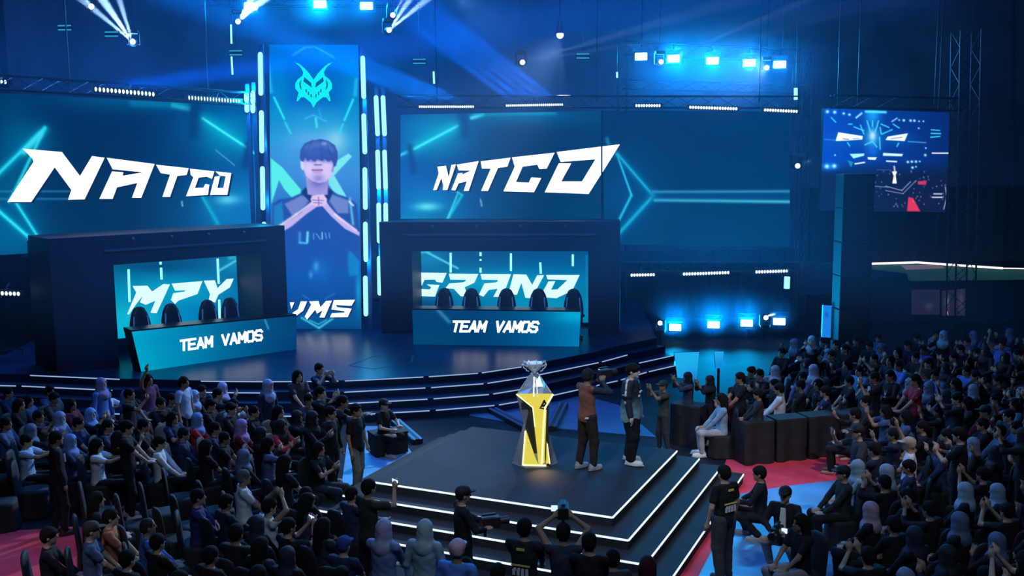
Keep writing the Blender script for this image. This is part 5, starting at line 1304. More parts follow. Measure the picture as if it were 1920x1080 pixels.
def chair(x, y, yaw, label, group='black covered chairs of the audience'):
    global CHP
    if CHP is None: CHP = cover_chair(); c = CHP
    else: c = copy_tree(CHP)
    c.location = (x, y, 0); c.rotation_euler = (0, 0, yaw); tag(c, label, 'chair', group); return c
def yaw_to(x, y, tx, ty): return math.atan2(ty - y, tx - x) - PI / 2

# ------------------------------------------------------------------ the two on the podium, modelled finer
def jersey_mat():
    m = bpy.data.materials.new('team_jersey'); m.use_nodes = True; nt = m.node_tree; b = nt.nodes['Principled BSDF']
    tc = nt.nodes.new('ShaderNodeTexCoord'); sp = nt.nodes.new('ShaderNodeSeparateXYZ'); r = nt.nodes.new('ShaderNodeValToRGB')
    mr = nt.nodes.new('ShaderNodeMapRange'); mr.inputs['From Min'].default_value = .78; mr.inputs['From Max'].default_value = 1.48
    r.color_ramp.elements[0].color = (.26, .48, .52, 1); r.color_ramp.elements[1].color = (.012, .018, .035, 1)
    r.color_ramp.elements[0].position = .10; r.color_ramp.elements[1].position = .62
    e = r.color_ramp.elements.new(.35); e.color = (.08, .17, .22, 1)
    nt.links.new(tc.outputs['Object'], sp.inputs[0]); nt.links.new(sp.outputs['Z'], mr.inputs['Value']); nt.links.new(mr.outputs['Result'], r.inputs['Fac']); nt.links.new(r.outputs['Color'], b.inputs['Base Color'])
    b.inputs['Roughness'].default_value = .7
    return m
HR = 0.0095
pp = PZ(1183, 868, .70)
o, J = person(pp, -1.95, 'stand', 'rest', 'fringe', C['K'], HC, C['K'], 'young player in a dark jersey fading to teal, standing on the podium in white shoes', sleeve='short', skin=(.62, .48, .42), size=1.05, res=HR, shoes=(.8, .82, .85), hem=-.13, baggy=1.35, tmat=jersey_mat(), loose=.028)
o.scale = (1.2, 1.16, 1.05)
m_wst = mat('white_stripe', (.75, .77, .8), .7); m_nst = mat('navy_sleeve', (.012, .02, .05), .8)
def strip_mesh(name, pts, r, m, parent, n=8):
    mb = MB()
    for a, b in zip(pts, pts[1:]): mb.tube(a, b, r, r, n)
    return mb.build(name, m, parent, smooth=True)
for k, s in (('R', 1), ('L', -1)):
    a = J['sh' + k]; e = J['el' + k]; w = J['wr' + k]
    sdfp = [('c', e - (e - a) * .30, w - (w - e) * .05, .060, .046, .02)]
    me = sdf_mesh('under_sleeve', sdfp, .011, [m_nst]); q = bpy.data.objects.new('under_sleeve', me); COL.objects.link(q); q.parent = o
    strip_mesh('shoulder_stripe', [J['neck'] + A_([.07 * s, 0, .01]), a + A_([.03 * s, 0, .080]), a + A_([.075 * s, 0, .03]), a + (e - a) * .3 + A_([.086 * s, 0, 0]), a + (e - a) * .62 + A_([.082 * s, 0, 0])], .016, m_wst, o)
    strip_mesh('cuff_band', [a + (e - a) * .60 + A_([.0, 0, 0]), a + (e - a) * .635], .088, m_wst, o, 14)
MB().box((0, .146, 1.26), (.10, .02, .022)).box((.06, .138, 1.20), (.05, .02, .03)).build('chest_print', m_wst, o)
strip_mesh('collar', [J['neck'] + A_([.05, .02, .0]), J['neck'] + A_([.0, .075, -.09]), J['neck'] + A_([-.05, .02, .0])], .010, m_wst, o)
pc2 = PZ(1101, 880, .70)
o, J = person(pc2, -.95, 'stand', 'camera', 'short', (.26, .10, .07), (.02, .022, .03), (.035, .022, .022), 'cameraman in a brown vest and dark trousers filming on the podium beside the plinth', sleeve='short', skin=(.30, .2, .15), size=1.04, res=HR, shoes=(.35, .36, .4), baggy=1.1)
for k in 'RL':
    a = J['sh' + k]; e = J['el' + k]; w = J['wr' + k]
    me = sdf_mesh('navy_sleeve', [('c', a, e, .066, .054, .02), ('c', e, w - (w - e) * .1, .052, .038, .02)], .012, [m_nst], wob=.003); q = bpy.data.objects.new('navy_sleeve', me); COL.objects.link(q); q.parent = o
mb = MB()
for i in range(12):
    t0, t1 = PI * i / 12, PI * (i + 1) / 12; h = J['head']
    mb.bar(h + A_([.095 * math.cos(t0), -.01, .02 + .115 * math.sin(t0)]), h + A_([.095 * math.cos(t1), -.01, .02 + .115 * math.sin(t1)]), .02, .02)
for s in (-1, 1): mb.tube(J['head'] + A_([s * .085, 0, .0]), J['head'] + A_([s * .115, 0, .0]), .035, .03, 12)
mb.build('headset', m_body, o)
strip_mesh('waist_light', [(.15, -.10, .93), (.10, -.125, .92)], .018, m_wst, o)
def video_camera(loc, yaw, label):
    r = empty('video_camera'); tag(r, label, 'camera')
    MB().box((0, 0, 0), (.13, .26, .15)).box((0, -.02, .11), (.05, .2, .03)).build('body', m_body, r, bevel=.01)
    MB().tube((0, .13, 0), (0, .26, 0), .05, .062, 14).build('lens', m_body, r); MB().box((-.11, 0, .03), (.08, .02, .07)).build('monitor', m_pscr, r)
    MB().bar((0, -.08, -.2), (0, -.08, -.07), .035).build('grip', m_body, r)
    r.location = loc; r.rotation_euler = (0, 0, yaw); return r
video_camera(o.matrix_basis @ Vector((.02, .36, 1.60)), -.95, 'black video camera held up by the cameraman in the brown vest')
m_lan = mat('lanyard', (.65, .67, .7), .7); m_prt = mat('shirt_print', (.72, .73, .75), .8); m_yprt = mat('shirt_print_yellow', (.7, .65, .12), .8); m_bprt = mat('shirt_print_blue', (.04, .08, .3), .8)
def lanyard(o, J, z=-.30):
    strip_mesh('lanyard', [J['neck'] + A_([.055, .03, .02]), J['chest'] + A_([.02, .128, -.02]), J['chest'] + A_([0, .130, -.10]), J['chest'] + A_([-.02, .128, -.02]), J['neck'] + A_([-.055, .03, .02])], .007, m_lan, o, 6)
    MB().box(J['chest'] + A_([0, .138, -.15]), (.06, .006, .085)).build('badge', m_lan, o)
def back_print(o, J, kind):
    c = J['chest']; y = -.132
    def rectp(x, z, w, h, m=m_prt, n='back_print'): MB().box(c + A_([x, y, z]), (w, .012, h)).build(n, m, o)
    if kind == 'stripe': rectp(0, -.02, .22, .03)
    if kind == 'ring':
        mb = MB(); N_ = 14
        for i in range(N_): mb.bar(c + A_([.055 * math.cos(2 * PI * i / N_), y, .055 * math.sin(2 * PI * i / N_)]), c + A_([.055 * math.cos(2 * PI * (i + 1) / N_), y, .055 * math.sin(2 * PI * (i + 1) / N_)]), .02, .02)
        mb.bar(c + A_([-.03, y, .05]), c + A_([-.045, y, .09]), .022); mb.build('back_logo', m_prt, o)
    if kind in ('25', 'crew'):
        if kind == 'crew': rectp(0, .12, .10, .03, m_yprt); rectp(0, -.08, .24, .018, m_yprt)
        mb = MB()
        for P in strokes('25' if kind == '25' else 'CREW', -.075, 0, .075, 0, .022, .10):
            mb.add([c + A_([-X, y - .002, -.12 - Y if False else -Y - .16]) for X, Y in P], [(0, 1, 2, 3)])
        if kind == '25': mb.build('back_number', m_bprt, o, fixn=False)
        else:
            mb = MB()
            for k in range(4): mb.box(c + A_([-.085 + .055 * k, y, -.17]), (.035, .012, .07)).box(c + A_([-.07 + .05 * k, y, -.13]), (.03, .012, .03))
            mb.build('back_print', m_prt, o)
GR_L = 'left seating block'; GR_R = 'right seating block'
HT = (.03, .026, .022); HG = (.10, .11, .12)
T_ = []
def P_(px, py, st, pose, hair, top, label, hc=HC, **k): T_.append((px, py, st, pose, hair, top, hc, label, k))
c = C
# left crowd, from the back row forward
P_(16, 735, 'sit', 'lap', 'short', c['N'], 'navy-shirted spectator at the left edge under the left blue blinder')
P_(37, 757, 'sit', 'lap', 'long', c['K'], 'dark-haired spectator near the left edge with face turned to the podium')
P_(12, 793, 'sit', 'lap', 'short', c['D'], 'spectator in slate blue cut by the left edge of the picture')
P_(50, 825, 'sit', 'reach', 'fringe', c['S'], 'seated man in a light blue shirt with an arm out, left edge rows', sleeve='short')
P_(78, 780, 'sit', 'phone', 'short', c['K'], 'dark spectator holding a phone behind the woman in a grey-blue headscarf', phone='phone held by the dark spectator in the left rows')
P_(107, 782, 'sit', 'lap', 'scarf', c['V'], 'woman in a plain grey-blue headscarf seen from behind, left rows', hc=(.22, .26, .48))
P_(106, 820, 'stand', 'rest', 'short', c['K'], 'standing man in a black tee with a pale letter print, bare arms, left side', print_='front', yaw=-1.0)
P_(132, 825, 'sit', 'clap', 'scarf', c['N'], 'woman in a bright blue patterned headscarf with hands together beside the black tee man', hc=(.16, .26, .58), yaw=-1.5)
P_(102, 745, 'sit', 'lap', 'fringe', c['G'], 'charcoal-shirted spectator in the second row, above the grey-blue headscarf')
P_(134, 757, 'sit', 'lap', 'long', c['M'], 'dark-haired spectator with a trace of red collar, left rear rows')
P_(148, 792, 'sit', 'lap', 'short', c['N'], 'navy-shirted man with short hair left of the blue headscarf woman')
P_(170, 775, 'sit', 'phone', 'scarf', c['K'], 'woman in a sky blue headscarf with a black top holding a phone low', hc=(.15, .28, .62), phone='phone held by the woman in the sky blue headscarf')
P_(190, 718, 'stand', 'rest', 'scarf', c['B'], 'woman in a violet-grey headscarf and blue top standing at the back of the left crowd', hc=(.20, .20, .42), low=1)
P_(201, 737, 'sit', 'reach', 'short', c['W'], 'boy in a white shirt stretching both arms forward, left rear rows')
P_(183, 833, 'sit', 'reach', 'long', c['W'], 'spectator in a white shirt pointing towards the podium, left middle rows')
P_(203, 797, 'sit', 'lap', 'short', c['N'], 'navy-clad man directly behind the pointing white-shirted spectator')
P_(243, 738, 'stand', 'one', 'short', c['K'], 'dark man lifting one phone-holding hand, left rear rows', low=1, phone='lit phone raised above the left rear rows')
P_(238, 800, 'stand', 'lap', 'fringe', c['K'], 'large dark standing silhouette in the middle of the left crowd', low=1)
P_(287, 712, 'stand', 'raise', 'long', (.10, .04, .10), 'woman in a plum dress with one arm raised against the stage steps', low=1)
P_(275, 757, 'sit', 'lap', 'short', c['N'], 'navy-shirted man below the woman in the plum dress')
P_(303, 752, 'sit', 'clap', 'short', c['K'], 'dark spectator clapping just right of the plum dress')
P_(322, 747, 'sit', 'clap', 'short', c['G'], 'spectator with a pale face and raised hands beneath the left desk')
P_(333, 716, 'stand', 'rest', 'short', c['S'], 'man in a light blue hooded top seen from behind near the stage steps', low=1)
P_(355, 741, 'sit', 'lap', 'scarf', c['K'], 'woman in a pale blue headscarf left of the hooded top', hc=(.26, .40, .66))
P_(380, 732, 'sit', 'lap', 'short', c['K'], 'black-shirted man between the two pale headscarves in the left rear rows')
P_(412, 727, 'sit', 'lap', 'scarf', c['V'], 'woman in a lilac-blue headscarf facing right, left rear rows', hc=(.30, .33, .62), yaw=-1.6)
P_(400, 757, 'sit', 'lap', 'fringe', c['K'], 'dark-haired spectator right in front of the lilac-blue headscarf')
P_(434, 757, 'sit', 'camera', 'short', c['W'], 'spectator in white sleeves holding both hands up, left rear rows', sleeve='long')
P_(370, 785, 'sit', 'lap', 'scarf', c['R'], 'woman in a mid-blue headscarf with a red shawl', hc=(.13, .24, .52), yaw=-1.5)
P_(325, 782, 'sit', 'clap', 'long', c['N'], 'spectator with hands pressed together left of the red shawl')
P_(345, 812, 'sit', 'lap', 'short', c['N'], 'navy-shirted man with lit face in front of the red shawl woman', yaw=-1.4)
P_(300, 828, 'sit', 'lap', 'fringe', c['W'], 'spectator in a white polo leaning forward over a black chair back')
P_(405, 802, 'sit', 'lap', 'short', c['N'], 'man in a navy shirt with a pale stripe across the back', prn='stripe')
P_(452, 797, 'sit', 'lap', 'scarf', c['M'], 'woman in a mauve draped headscarf with a crimson top', hc=(.30, .22, .46), yaw=-1.5)
P_(478, 770, 'sit', 'lap', 'short', c['K'], 'dark spectator between the mauve headscarf and the one in red and white')
P_(501, 722, 'stand', 'rest', 'scarf', c['N'], 'woman in a light blue headscarf seen from behind, right rear of the left crowd', hc=(.25, .36, .62), low=1)
P_(507, 748, 'sit', 'lap', 'fringe', c['K'], 'dark head straight below the light blue headscarf at the right rear')
P_(490, 812, 'sit', 'clap', 'scarf', c['K'], 'woman in a black headscarf making a small hand sign', hc=(.012, .012, .018))
P_(527, 797, 'sit', 'clap', 'scarf', (.52, .05, .06), 'woman in a glossy red jacket and black headscarf, left crowd front', hc=(.012, .012, .018), yaw=-1.9)
P_(534, 772, 'sit', 'lap', 'long', c['K'], 'woman all in black with a pale face behind the red jacket', yaw=-1.9)
P_(551, 778, 'sit', 'phone', 'scarf', c['K'], 'woman in a black headscarf holding her phone up beside the red jacket', hc=(.012, .012, .018), yaw=-1.9, phone='phone of the woman in black beside the red jacket')
P_(566, 706, 'stand', 'lap', 'long', c['G'], 'grey-topped spectator standing at the back against the stage steps', low=1)
P_(599, 690, 'stand', 'camera', 'short', c['N'], 'tall photographer in navy with a camera before the stage steps', low=1)
P_(597, 735, 'stand', 'phone', 'short', c['K'], 'man in black raising a brightly lit phone at the right end of the left crowd', low=1, phone='brightly lit phone raised near the stage steps')
P_(572, 745, 'sit', 'clap', 'short', c['G'], 'grey-shirted spectator left of the raised bright phone')
P_(588, 785, 'stand', 'clap', 'scarf', c['K'], 'woman in black clapping with pale hands left of the tall man in black', hc=(.012, .012, .018), low=1)
P_(643, 752, 'stand', 'reach', 'short', c['K'], 'man in black leaning out of the left crowd with arms stretched towards the podium', lean=.28, hue=1)
P_(627, 772, 'stand', 'rest', 'short', c['K'], 'tall man all in black standing at the edge of the blue strip of floor', legs=c['K'])
P_(662, 768, 'stand', 'rest', 'short', c['K'], 'half hidden person with bare grey legs and yellow-white shoes by the blue floor', legs=(.2, .19, .18), shoes=(.7, .68, .3), hidden=1)
P_(596, 838, 'sit', 'clap', 'long', c['K'], 'long-haired woman in a black top with a white lanyard, hands folded, facing the podium', lan=1, yaw=-1.9)
P_(720, 757, 'squat', 'low', 'cap', c['K'], 'crew member in black crouching in the shadow between stage and podium', hc=c['K'])
# left middle and foreground
P_(457, 893, 'sit', 'lap', 'short', c['W'], 'grey-haired man in a white shirt seen from behind in the left foreground', hc=HG)
P_(278, 985, 'sit', 'lap', 'bald', c['B'], 'close-cropped man in a bright blue shirt seen from behind, lower left', hc=HT)
P_(92, 1003, 'sit', 'lap', 'fringe', c['K'], 'large dark figure from behind in front of the red carpet, lower left corner')
P_(182, 935, 'sit', 'lap', 'long', c['K'], 'dark spectator with a rim-lit cheek in the lower left rows')
P_(172, 992, 'sit', 'lap', 'cap', c['D'], 'brown-haired spectator in a faded cap beside the red carpet', hc=(.035, .03, .03))
P_(208, 968, 'sit', 'lap', 'short', c['O'], 'spectator in a rust orange top half hidden in the lower left rows')
P_(372, 930, 'sit', 'lap', 'short', (.03, .03, .14), 'man in an indigo shirt in the dark rows left of the white-shirted man')
P_(424, 940, 'sit', 'lap', 'fringe', (.012, .02, .045), 'dark-shirted man with a round white ring logo on his back', prn='ring')
P_(505, 948, 'sit', 'head', 'fringe', c['W'], 'person in a white top from behind with both hands on the head', low=1)
P_(490, 1022, 'sit', 'lap', 'long', (.02, .03, .07), 'person in a dark jersey with a faint blue 25 on the back', prn='25')
P_(577, 938, 'sit', 'lap', 'long', (.04, .05, .10), 'long-haired woman in a patterned navy top from behind')
P_(600, 985, 'sit', 'lap', 'long', (.03, .03, .05), 'long-haired dark spectator below the woman in the patterned navy top')
P_(548, 985, 'sit', 'phone', 'short', c['K'], 'dark spectator holding a phone in the lower left centre', phone='dim phone in the lower left centre rows')
P_(692, 912, 'stand', 'one', 'short', (.030, .034, .026), 'man in a dark olive tee holding up a phone in front of the podium', low=1, phone='red-lit phone held by the man in the dark olive tee', sleeve='short')
P_(660, 925, 'sit', 'lap', 'short', c['N'], 'navy-shirted man with a white chest badge left of the podium corner')
P_(645, 1020, 'sit', 'lap', 'cap', c['N'], 'spectator in a blue-rimmed cap at the bottom of the picture, left of centre', hc=(.03, .05, .2))
P_(720, 990, 'stand', 'lap', 'scarf', c['V'], 'woman in a lavender-grey headscarf before the podium, nearer to the olive tee', hc=(.34, .34, .52), low=1)
P_(797, 990, 'stand', 'rest', 'scarf', c['T'], 'woman in a pale grey-green headscarf before the podium', hc=(.38, .46, .50), low=1)
P_(869, 925, 'stand', 'low', 'cap', c['K'], 'black-capped photographer with a white lanyard looking down at his camera', lan=1, hc=c['K'], cam_='camera held low by the black-capped photographer', yaw=-1.25, low=1)
P_(858, 1028, 'stand', 'rest', 'cap', (.10, .25, .72), 'man in a pink cap and bright blue shirt from behind at the bottom edge', hc=(.66, .42, .48), low=1)
P_(880, 1062, 'sit', 'lap', 'short', c['K'], 'dark head at the bottom edge just right of the pink cap')
P_(1042, 998, 'stand', 'head', 'fringe', (.035, .045, .075), 'photographer in a slate tee from behind holding both arms over the head', low=1, cam_='camera held overhead by the photographer in the slate tee')
P_(995, 990, 'stand', 'lap', 'short', (.02, .022, .024), 'crew member in a black tee with yellow print left of the overhead photographer', low=1, prn='crew')
P_(1100, 1012, 'stand', 'lap', 'short', c['K'], 'dark crew member from behind right of the overhead photographer', low=1)
P_(1150, 1045, 'sit', 'lap', 'short', c['G'], 'spectator with glasses-like glints at the bottom right of the podium')
P_(1213, 1058, 'sit', 'lap', 'long', c['K'], 'person with dark red hair at the bottom by the podium steps', hc=(.06, .010, .018))
P_(935, 1068, 'sit', 'lap', 'short', c['N'], 'dark navy figure at the bottom edge between pink cap and crew member')
# right side, by the podium
P_(1357, 885, 'stand', 'rest', 'short', c['K'], 'crew member in a black tee with yellow and white back print and baggy grey trousers', prn='crew', legs=(.05, .055, .065), baggy=1.3, yaw=.55, hue=1, shoes=(.03, .03, .035))
P_(1424, 886, 'squat', 'low', 'fringe', c['K'], 'person in a black sweater crouching at the foot of the red carpet, head bowed', sleeve='long', yaw=1.3, hue=1)
P_(1500, 978, 'sit', 'lap', 'long', c['K'], 'long-haired person in black with pale grey trousers sitting below the kneeling photographer', legs=(.3, .3, .31), yaw=1.9)
P_(1472, 925, 'squat', 'low', 'cap', c['K'], 'kneeling photographer in a black cap, open black jacket and white shirt', hc=c['K'], yaw=2.6, white=1, hue=1, cam_='camera in the hands of the kneeling photographer in the black cap', legs=(.25, .25, .26))
P_(1580, 885, 'sit', 'lap', 'cap', (.02, .028, .03), 'man in a dark tee and black cap looking left in the right foreground', hc=c['K'], yaw=1.6)
P_(1614, 876, 'sit', 'lap', 'scarf', c['T'], 'woman in a dusty teal headscarf behind the man in the black cap', hc=(.22, .34, .42))
P_(1655, 882, 'sit', 'lap', 'scarf', c['K'], 'woman in a light grey-blue headscarf with white ends, right foreground', hc=(.34, .44, .54))
P_(1632, 955, 'sit', 'lap', 'scarf', c['K'], 'woman in a dusty pink headscarf low in the right foreground', hc=(.40, .30, .38))
P_(1608, 808, 'stand', 'one', 'cap', c['G'], 'man in a black cap stretching an arm with a phone over the red carpet', hc=c['K'], low=1, yaw=1.6, phone='small phone in the outstretched hand over the red carpet')
P_(1243, 722, 'stand', 'phone', 'cap', (.05, .06, .05), 'man in a grey-green tee and cap photographing with a white-lit phone behind the player', hc=(.03, .035, .03), size=.9, yaw=1.9, phone='white-lit phone of the capped man behind the player', legs=c['G'], shoes=(.4, .42, .45), hue=1)
P_(1290, 706, 'stand', 'phone', 'scarf', (.04, .05, .09), 'woman in a black headscarf and spotted dress right of the capped photographer', hc=(.012, .012, .018), yaw=1.8, size=.9)
P_(1330, 712, 'stand', 'phone', 'scarf', c['K'], 'woman in a long black headscarf with hands at her face, second behind the player', hc=(.012, .012, .018), yaw=1.8, size=.88)
P_(1352, 747, 'sit', 'lap', 'long', (.22, .38, .50), 'person in a shiny blue jacket, pale grey trousers and white shoes sitting by the carpet', legs=(.42, .45, .50), shoes=(.8, .8, .82), yaw=1.5, hue=1, front=1, sleeve='long')
P_(1374, 736, 'sit', 'clap', 'long', c['R'], 'woman in a red top beside the person in the shiny blue jacket', hc=HC, yaw=1.4)
P_(1385, 706, 'stand', 'lap', 'short', c['K'], 'man in dark glasses and black shirt standing over the red top', yaw=1.7)
P_(1421, 738, 'stand', 'lap', 'fringe', (.02, .025, .035), 'black-clad boy behind the draped barrier right of the red top', yaw=1.4, low=1, size=.88)
P_(1461, 728, 'sit', 'lap', 'fringe', c['W'], 'man in a white shirt leaning at the draped barrier', yaw=1.2, sleeve='long')
P_(1453, 694, 'sit', 'phone', 'scarf', (.2, .22, .3), 'woman in a black and white patterned headscarf in the right crowd', hc=(.30, .34, .42), yaw=1.6, phone='phone of the woman in the patterned headscarf')
P_(1500, 722, 'sit', 'lap', 'short', c['K'], 'black-shirted man between the white shirt and the striped navy jacket', yaw=1.4)
P_(1547, 733, 'sit', 'lap', 'short', c['N'], 'man in a navy jacket with white shoulder stripes in the front of the right crowd', yaw=1.2, stripe=1)
P_(1592, 714, 'sit', 'lap', 'short', c['K'], 'man in a dark suit showing a white shirt front, right crowd', yaw=1.5, lan=1)
P_(1525, 692, 'sit', 'lap', 'scarf', (.2, .22, .3), 'woman in a speckled grey-white headscarf, right crowd', hc=(.26, .32, .44), yaw=1.6)
P_(1522, 638, 'stand', 'phone', 'scarf', c['K'], 'woman in a teal headscarf with raised hands left of the blue sign', hc=(.20, .36, .46), low=1)
P_(1553, 662, 'sit', 'lap', 'scarf', c['K'], 'woman in a grey-blue headscarf below the blue sign', hc=(.12, .20, .36))
P_(1610, 694, 'sit', 'lap', 'short', (.05, .22, .50), 'spectator in a bright azure top in the middle of the right crowd')
P_(1645, 706, 'stand', 'camera', 'short', c['K'], 'waiter-like man in a black waistcoat and white shirt at left of a pair, right crowd', low=1, yaw=1.5, white=1)
P_(1662, 704, 'stand', 'low', 'short', c['K'], 'second man of the pair, black waistcoat with a white sleeve, right crowd', low=1, yaw=2.0, lan=1)
P_(1715, 711, 'stand', 'lap', 'short', (.32, .03, .05), 'man in a red-shouldered black jacket with a white stripe, right crowd', low=1, yaw=1.6, stripe=1)
P_(1684, 684, 'sit', 'lap', 'short', (.05, .16, .55), 'spectator in a vivid blue top above the red-shouldered jacket')
P_(1752, 702, 'sit', 'raise', 'short', (.10, .2, .6), 'spectator in a pale blue top raising an arm right of the red-shouldered jacket')
P_(1769, 628, 'stand', 'one', 'scarf', c['K'], 'woman in a pale teal headscarf at the very back of the right crowd', hc=(.18, .36, .48), low=1)
P_(1730, 655, 'sit', 'lap', 'short', (.05, .12, .5), 'spectator in royal blue near the back of the right crowd')
P_(1811, 694, 'sit', 'lap', 'short', (.05, .14, .5), 'spectator in a bright blue top left of the man with an arm at his face')
P_(1828, 704, 'sit', 'clap', 'short', c['K'], 'man in black with a bare forearm at his face, right crowd', yaw=1.5)
P_(1870, 712, 'sit', 'phone', 'short', c['K'], 'man in black lifting both hands near the right edge', yaw=1.6)
P_(1878, 645, 'stand', 'raise', 'short', (.06, .14, .5), 'spectator in blue with a raised arm at the back near the right edge', low=1)
P_(1847, 770, 'sit', 'lap', 'cap', (.16, .02, .05), 'man in a black cap with a dark red collar near the right edge', hc=c['K'], yaw=1.5)
P_(1690, 795, 'sit', 'lap', 'short', (.03, .05, .09), 'boy in a slate tee looking left in the middle of the right seats', yaw=1.4)
P_(1716, 798, 'sit', 'lap', 'short', c['K'], 'black-shirted man right beside the boy in the slate tee', yaw=1.3)
P_(1712, 832, 'sit', 'raise', 'cap', c['W'], 'person in a tan cap and white top reaching up, right seats', hc=(.42, .34, .26), yaw=1.2)
P_(1704, 874, 'sit', 'lap', 'fringe', c['N'], 'dark-haired spectator in navy with a drooped head, below the tan cap')
P_(1811, 918, 'sit', 'lap', 'scarf', c['K'], 'woman in a pale blue-grey pleated headscarf, lower right', hc=(.28, .40, .50))
P_(1868, 920, 'sit', 'lap', 'scarf', c['K'], 'woman in a steel blue headscarf right beside the pale pleated one, lower right', hc=(.20, .32, .46))
P_(1752, 840, 'sit', 'lap', 'short', (.03, .05, .12), 'navy-clad spectator right of the tan cap')
P_(1905, 800, 'sit', 'lap', 'short', (.04, .08, .22), 'blue-clad spectator cut by the right edge of the picture')

OCC = []
def occupied(x, y, r):
    return any((x - a) ** 2 + (y - b) ** 2 < r * r for a, b in OCC)
SZ = [t[8].get('size', 1.0) * (1 + .04 * (rs.rand() - .5)) for t in T_]
XY = np.array([at_head(t[0], t[1], t[2], size=s_) for t, s_ in zip(T_, SZ)])
for it in range(30):
    for i in range(len(XY)):
        for j in range(i):
            d_ = XY[i] - XY[j]; l_ = np.hypot(*d_)
            if l_ < .47:
                if l_ < .06: d_ = A_([.06, .03]); l_ = .067
                XY[i] += d_ / l_ * (.47 - l_) * .5; XY[j] -= d_ / l_ * (.47 - l_) * .5
for n_i, (px, py, st, pose, hair, top, hc, label, k) in enumerate(T_):
    size = SZ[n_i]; lean = k.get('lean', 0.0)
    x, y = XY[n_i]
    if 'yaw' in k: yaw = k['yaw']
    else: yaw = yaw_to(x, y, FOCUS.x, FOCUS.y) + (rs.rand() - .5) * .5
    # a leaning head sits ahead of the feet
    off = {'stand': .02, 'sit': .02, 'squat': -.04}[st] + lean * .68
    x -= -math.sin(yaw) * off * size; y -= math.cos(yaw) * off * size
    if st == 'stand' and lean: pass
    o, J = person((x, y, 0), yaw, st, pose, hair, top, hc, k.get('legs', C['K'] if rs.rand() < .6 else (.02, .03, .06)), label, None, lean, k.get('sleeve', 'long' if hair == 'scarf' or rs.rand() < .35 else 'short'), size=size,
                  shoes=k.get('shoes'), baggy=k.get('baggy', 1.0), res=.0125 if (k.get('hue') or py > 870) else RES)
    OCC.append((x, y))
    if k.get('lan'): lanyard(o, J)
    if k.get('prn'): back_print(o, J, k['prn'])
    if k.get('print_'):
        mb = MB(); ch = J['chest']
        for a, b in (((-.05, -.06), (0, .06)), ((0, .06), (.05, -.06)), ((-.025, -.015), (.03, -.015))): mb.bar(ch + A_([a[0], .125, a[1]]), ch + A_([b[0], .125, b[1]]), .02)
        mb.build('front_print', m_prt, o)
    if k.get('stripe'):
        for s in (-1, 1): strip_mesh('shoulder_stripe', [J['neck'] + A_([s * .06, 0, -.01]), (J['shR'] if s > 0 else J['shL']) + A_([0, 0, .058]), (J['elR'] if s > 0 else J['elL']) * .5 + (J['shR'] if s > 0 else J['shL']) * .5 + A_([s * .058, 0, 0])], .013, m_wst, o)
    if k.get('white'): MB().rings([[(c_ + dx, y_ + J['chest'][1] + .0, z_ + J['chest'][2]) for dx, y_ in ((-w_, .10), (w_, .10), (w_ * .8, .135), (-w_ * .8, .135))] for c_, w_, z_ in ((0, .035, .15), (0, .05, .0), (0, .05, -.28))]).build('shirt_front', m_wst, o)
    if k.get('phone'): phone(o, J, k['phone'])
    if k.get('cam_'): video_camera(o.matrix_basis @ Vector((J['wrR'] + J['wrL']) / 2 + A_([0, .08, .04])), yaw, k['cam_'])
    if st == 'sit':
        chair(x, y, yaw, 'black covered chair under the ' + ' '.join(label.split()[:11]).rstrip(','))

# ------------------------------------------------------------------ black draped barrier in front of the right crowd
def barrier(a, b, label):
    L = (b - a).length; n = int(L / .03); d = (b - a).normalized(); nn = Vector((d.y, -d.x, 0))
    r = empty('draped_table'); tag(r, label, 'table', 'draped tables in front of the right crowd')
    rings = []
    for z, ex in ((0, .03), (.3, .02), (.85, .0), (.88, -.01)):
        ring = []
        m_ = n // 2
        for i in range(m_): t = L * i / m_; w = .034 * math.sin(i * .9) * (1.2 - z); ring.append(a + d * t + nn * (.22 + ex + w) + Vector((0, 0, z)))
        for i in range(6): ring.append(b + nn * (.22 + ex) * (1 - 2 * i / 6) + Vector((0, 0, z)))
        for i in range(m_): t = L * (1 - i / m_); ring.append(a + d * t - nn * (.22 + ex) + Vector((0, 0, z)))
        for i in range(6): ring.append(a - nn * (.22 + ex) * (1 - 2 * i / 6) + Vector((0, 0, z)))
        rings.append(ring)
    MB().rings(rings).build('drape', m_cov, r, smooth=False); settle(r, ((a + b) / 2))
bl = [(1262, 826), (1322, 836), (1382, 868), (1442, 862), (1502, 856), (1562, 850), (1622, 846)]
names = ['behind the player, first from the stage', 'second from the stage, below the women in black headscarves', 'just right of the person in the shiny blue jacket', 'below the black-clad boy', 'below the man in the white shirt', 'the last one, next to the right seats']
for i in range(len(bl) - 1):
    if i == 1: continue
    a = PZ(*bl[i], 0); b = PZ(*bl[i + 1], 0); d = (b - a).normalized(); barrier(a + d * .03, b - d * .03, 'black pleated table drape ' + names[i])
    for t in (.25, .75): q = a + (b - a) * t; OCC.append((q.x, q.y))

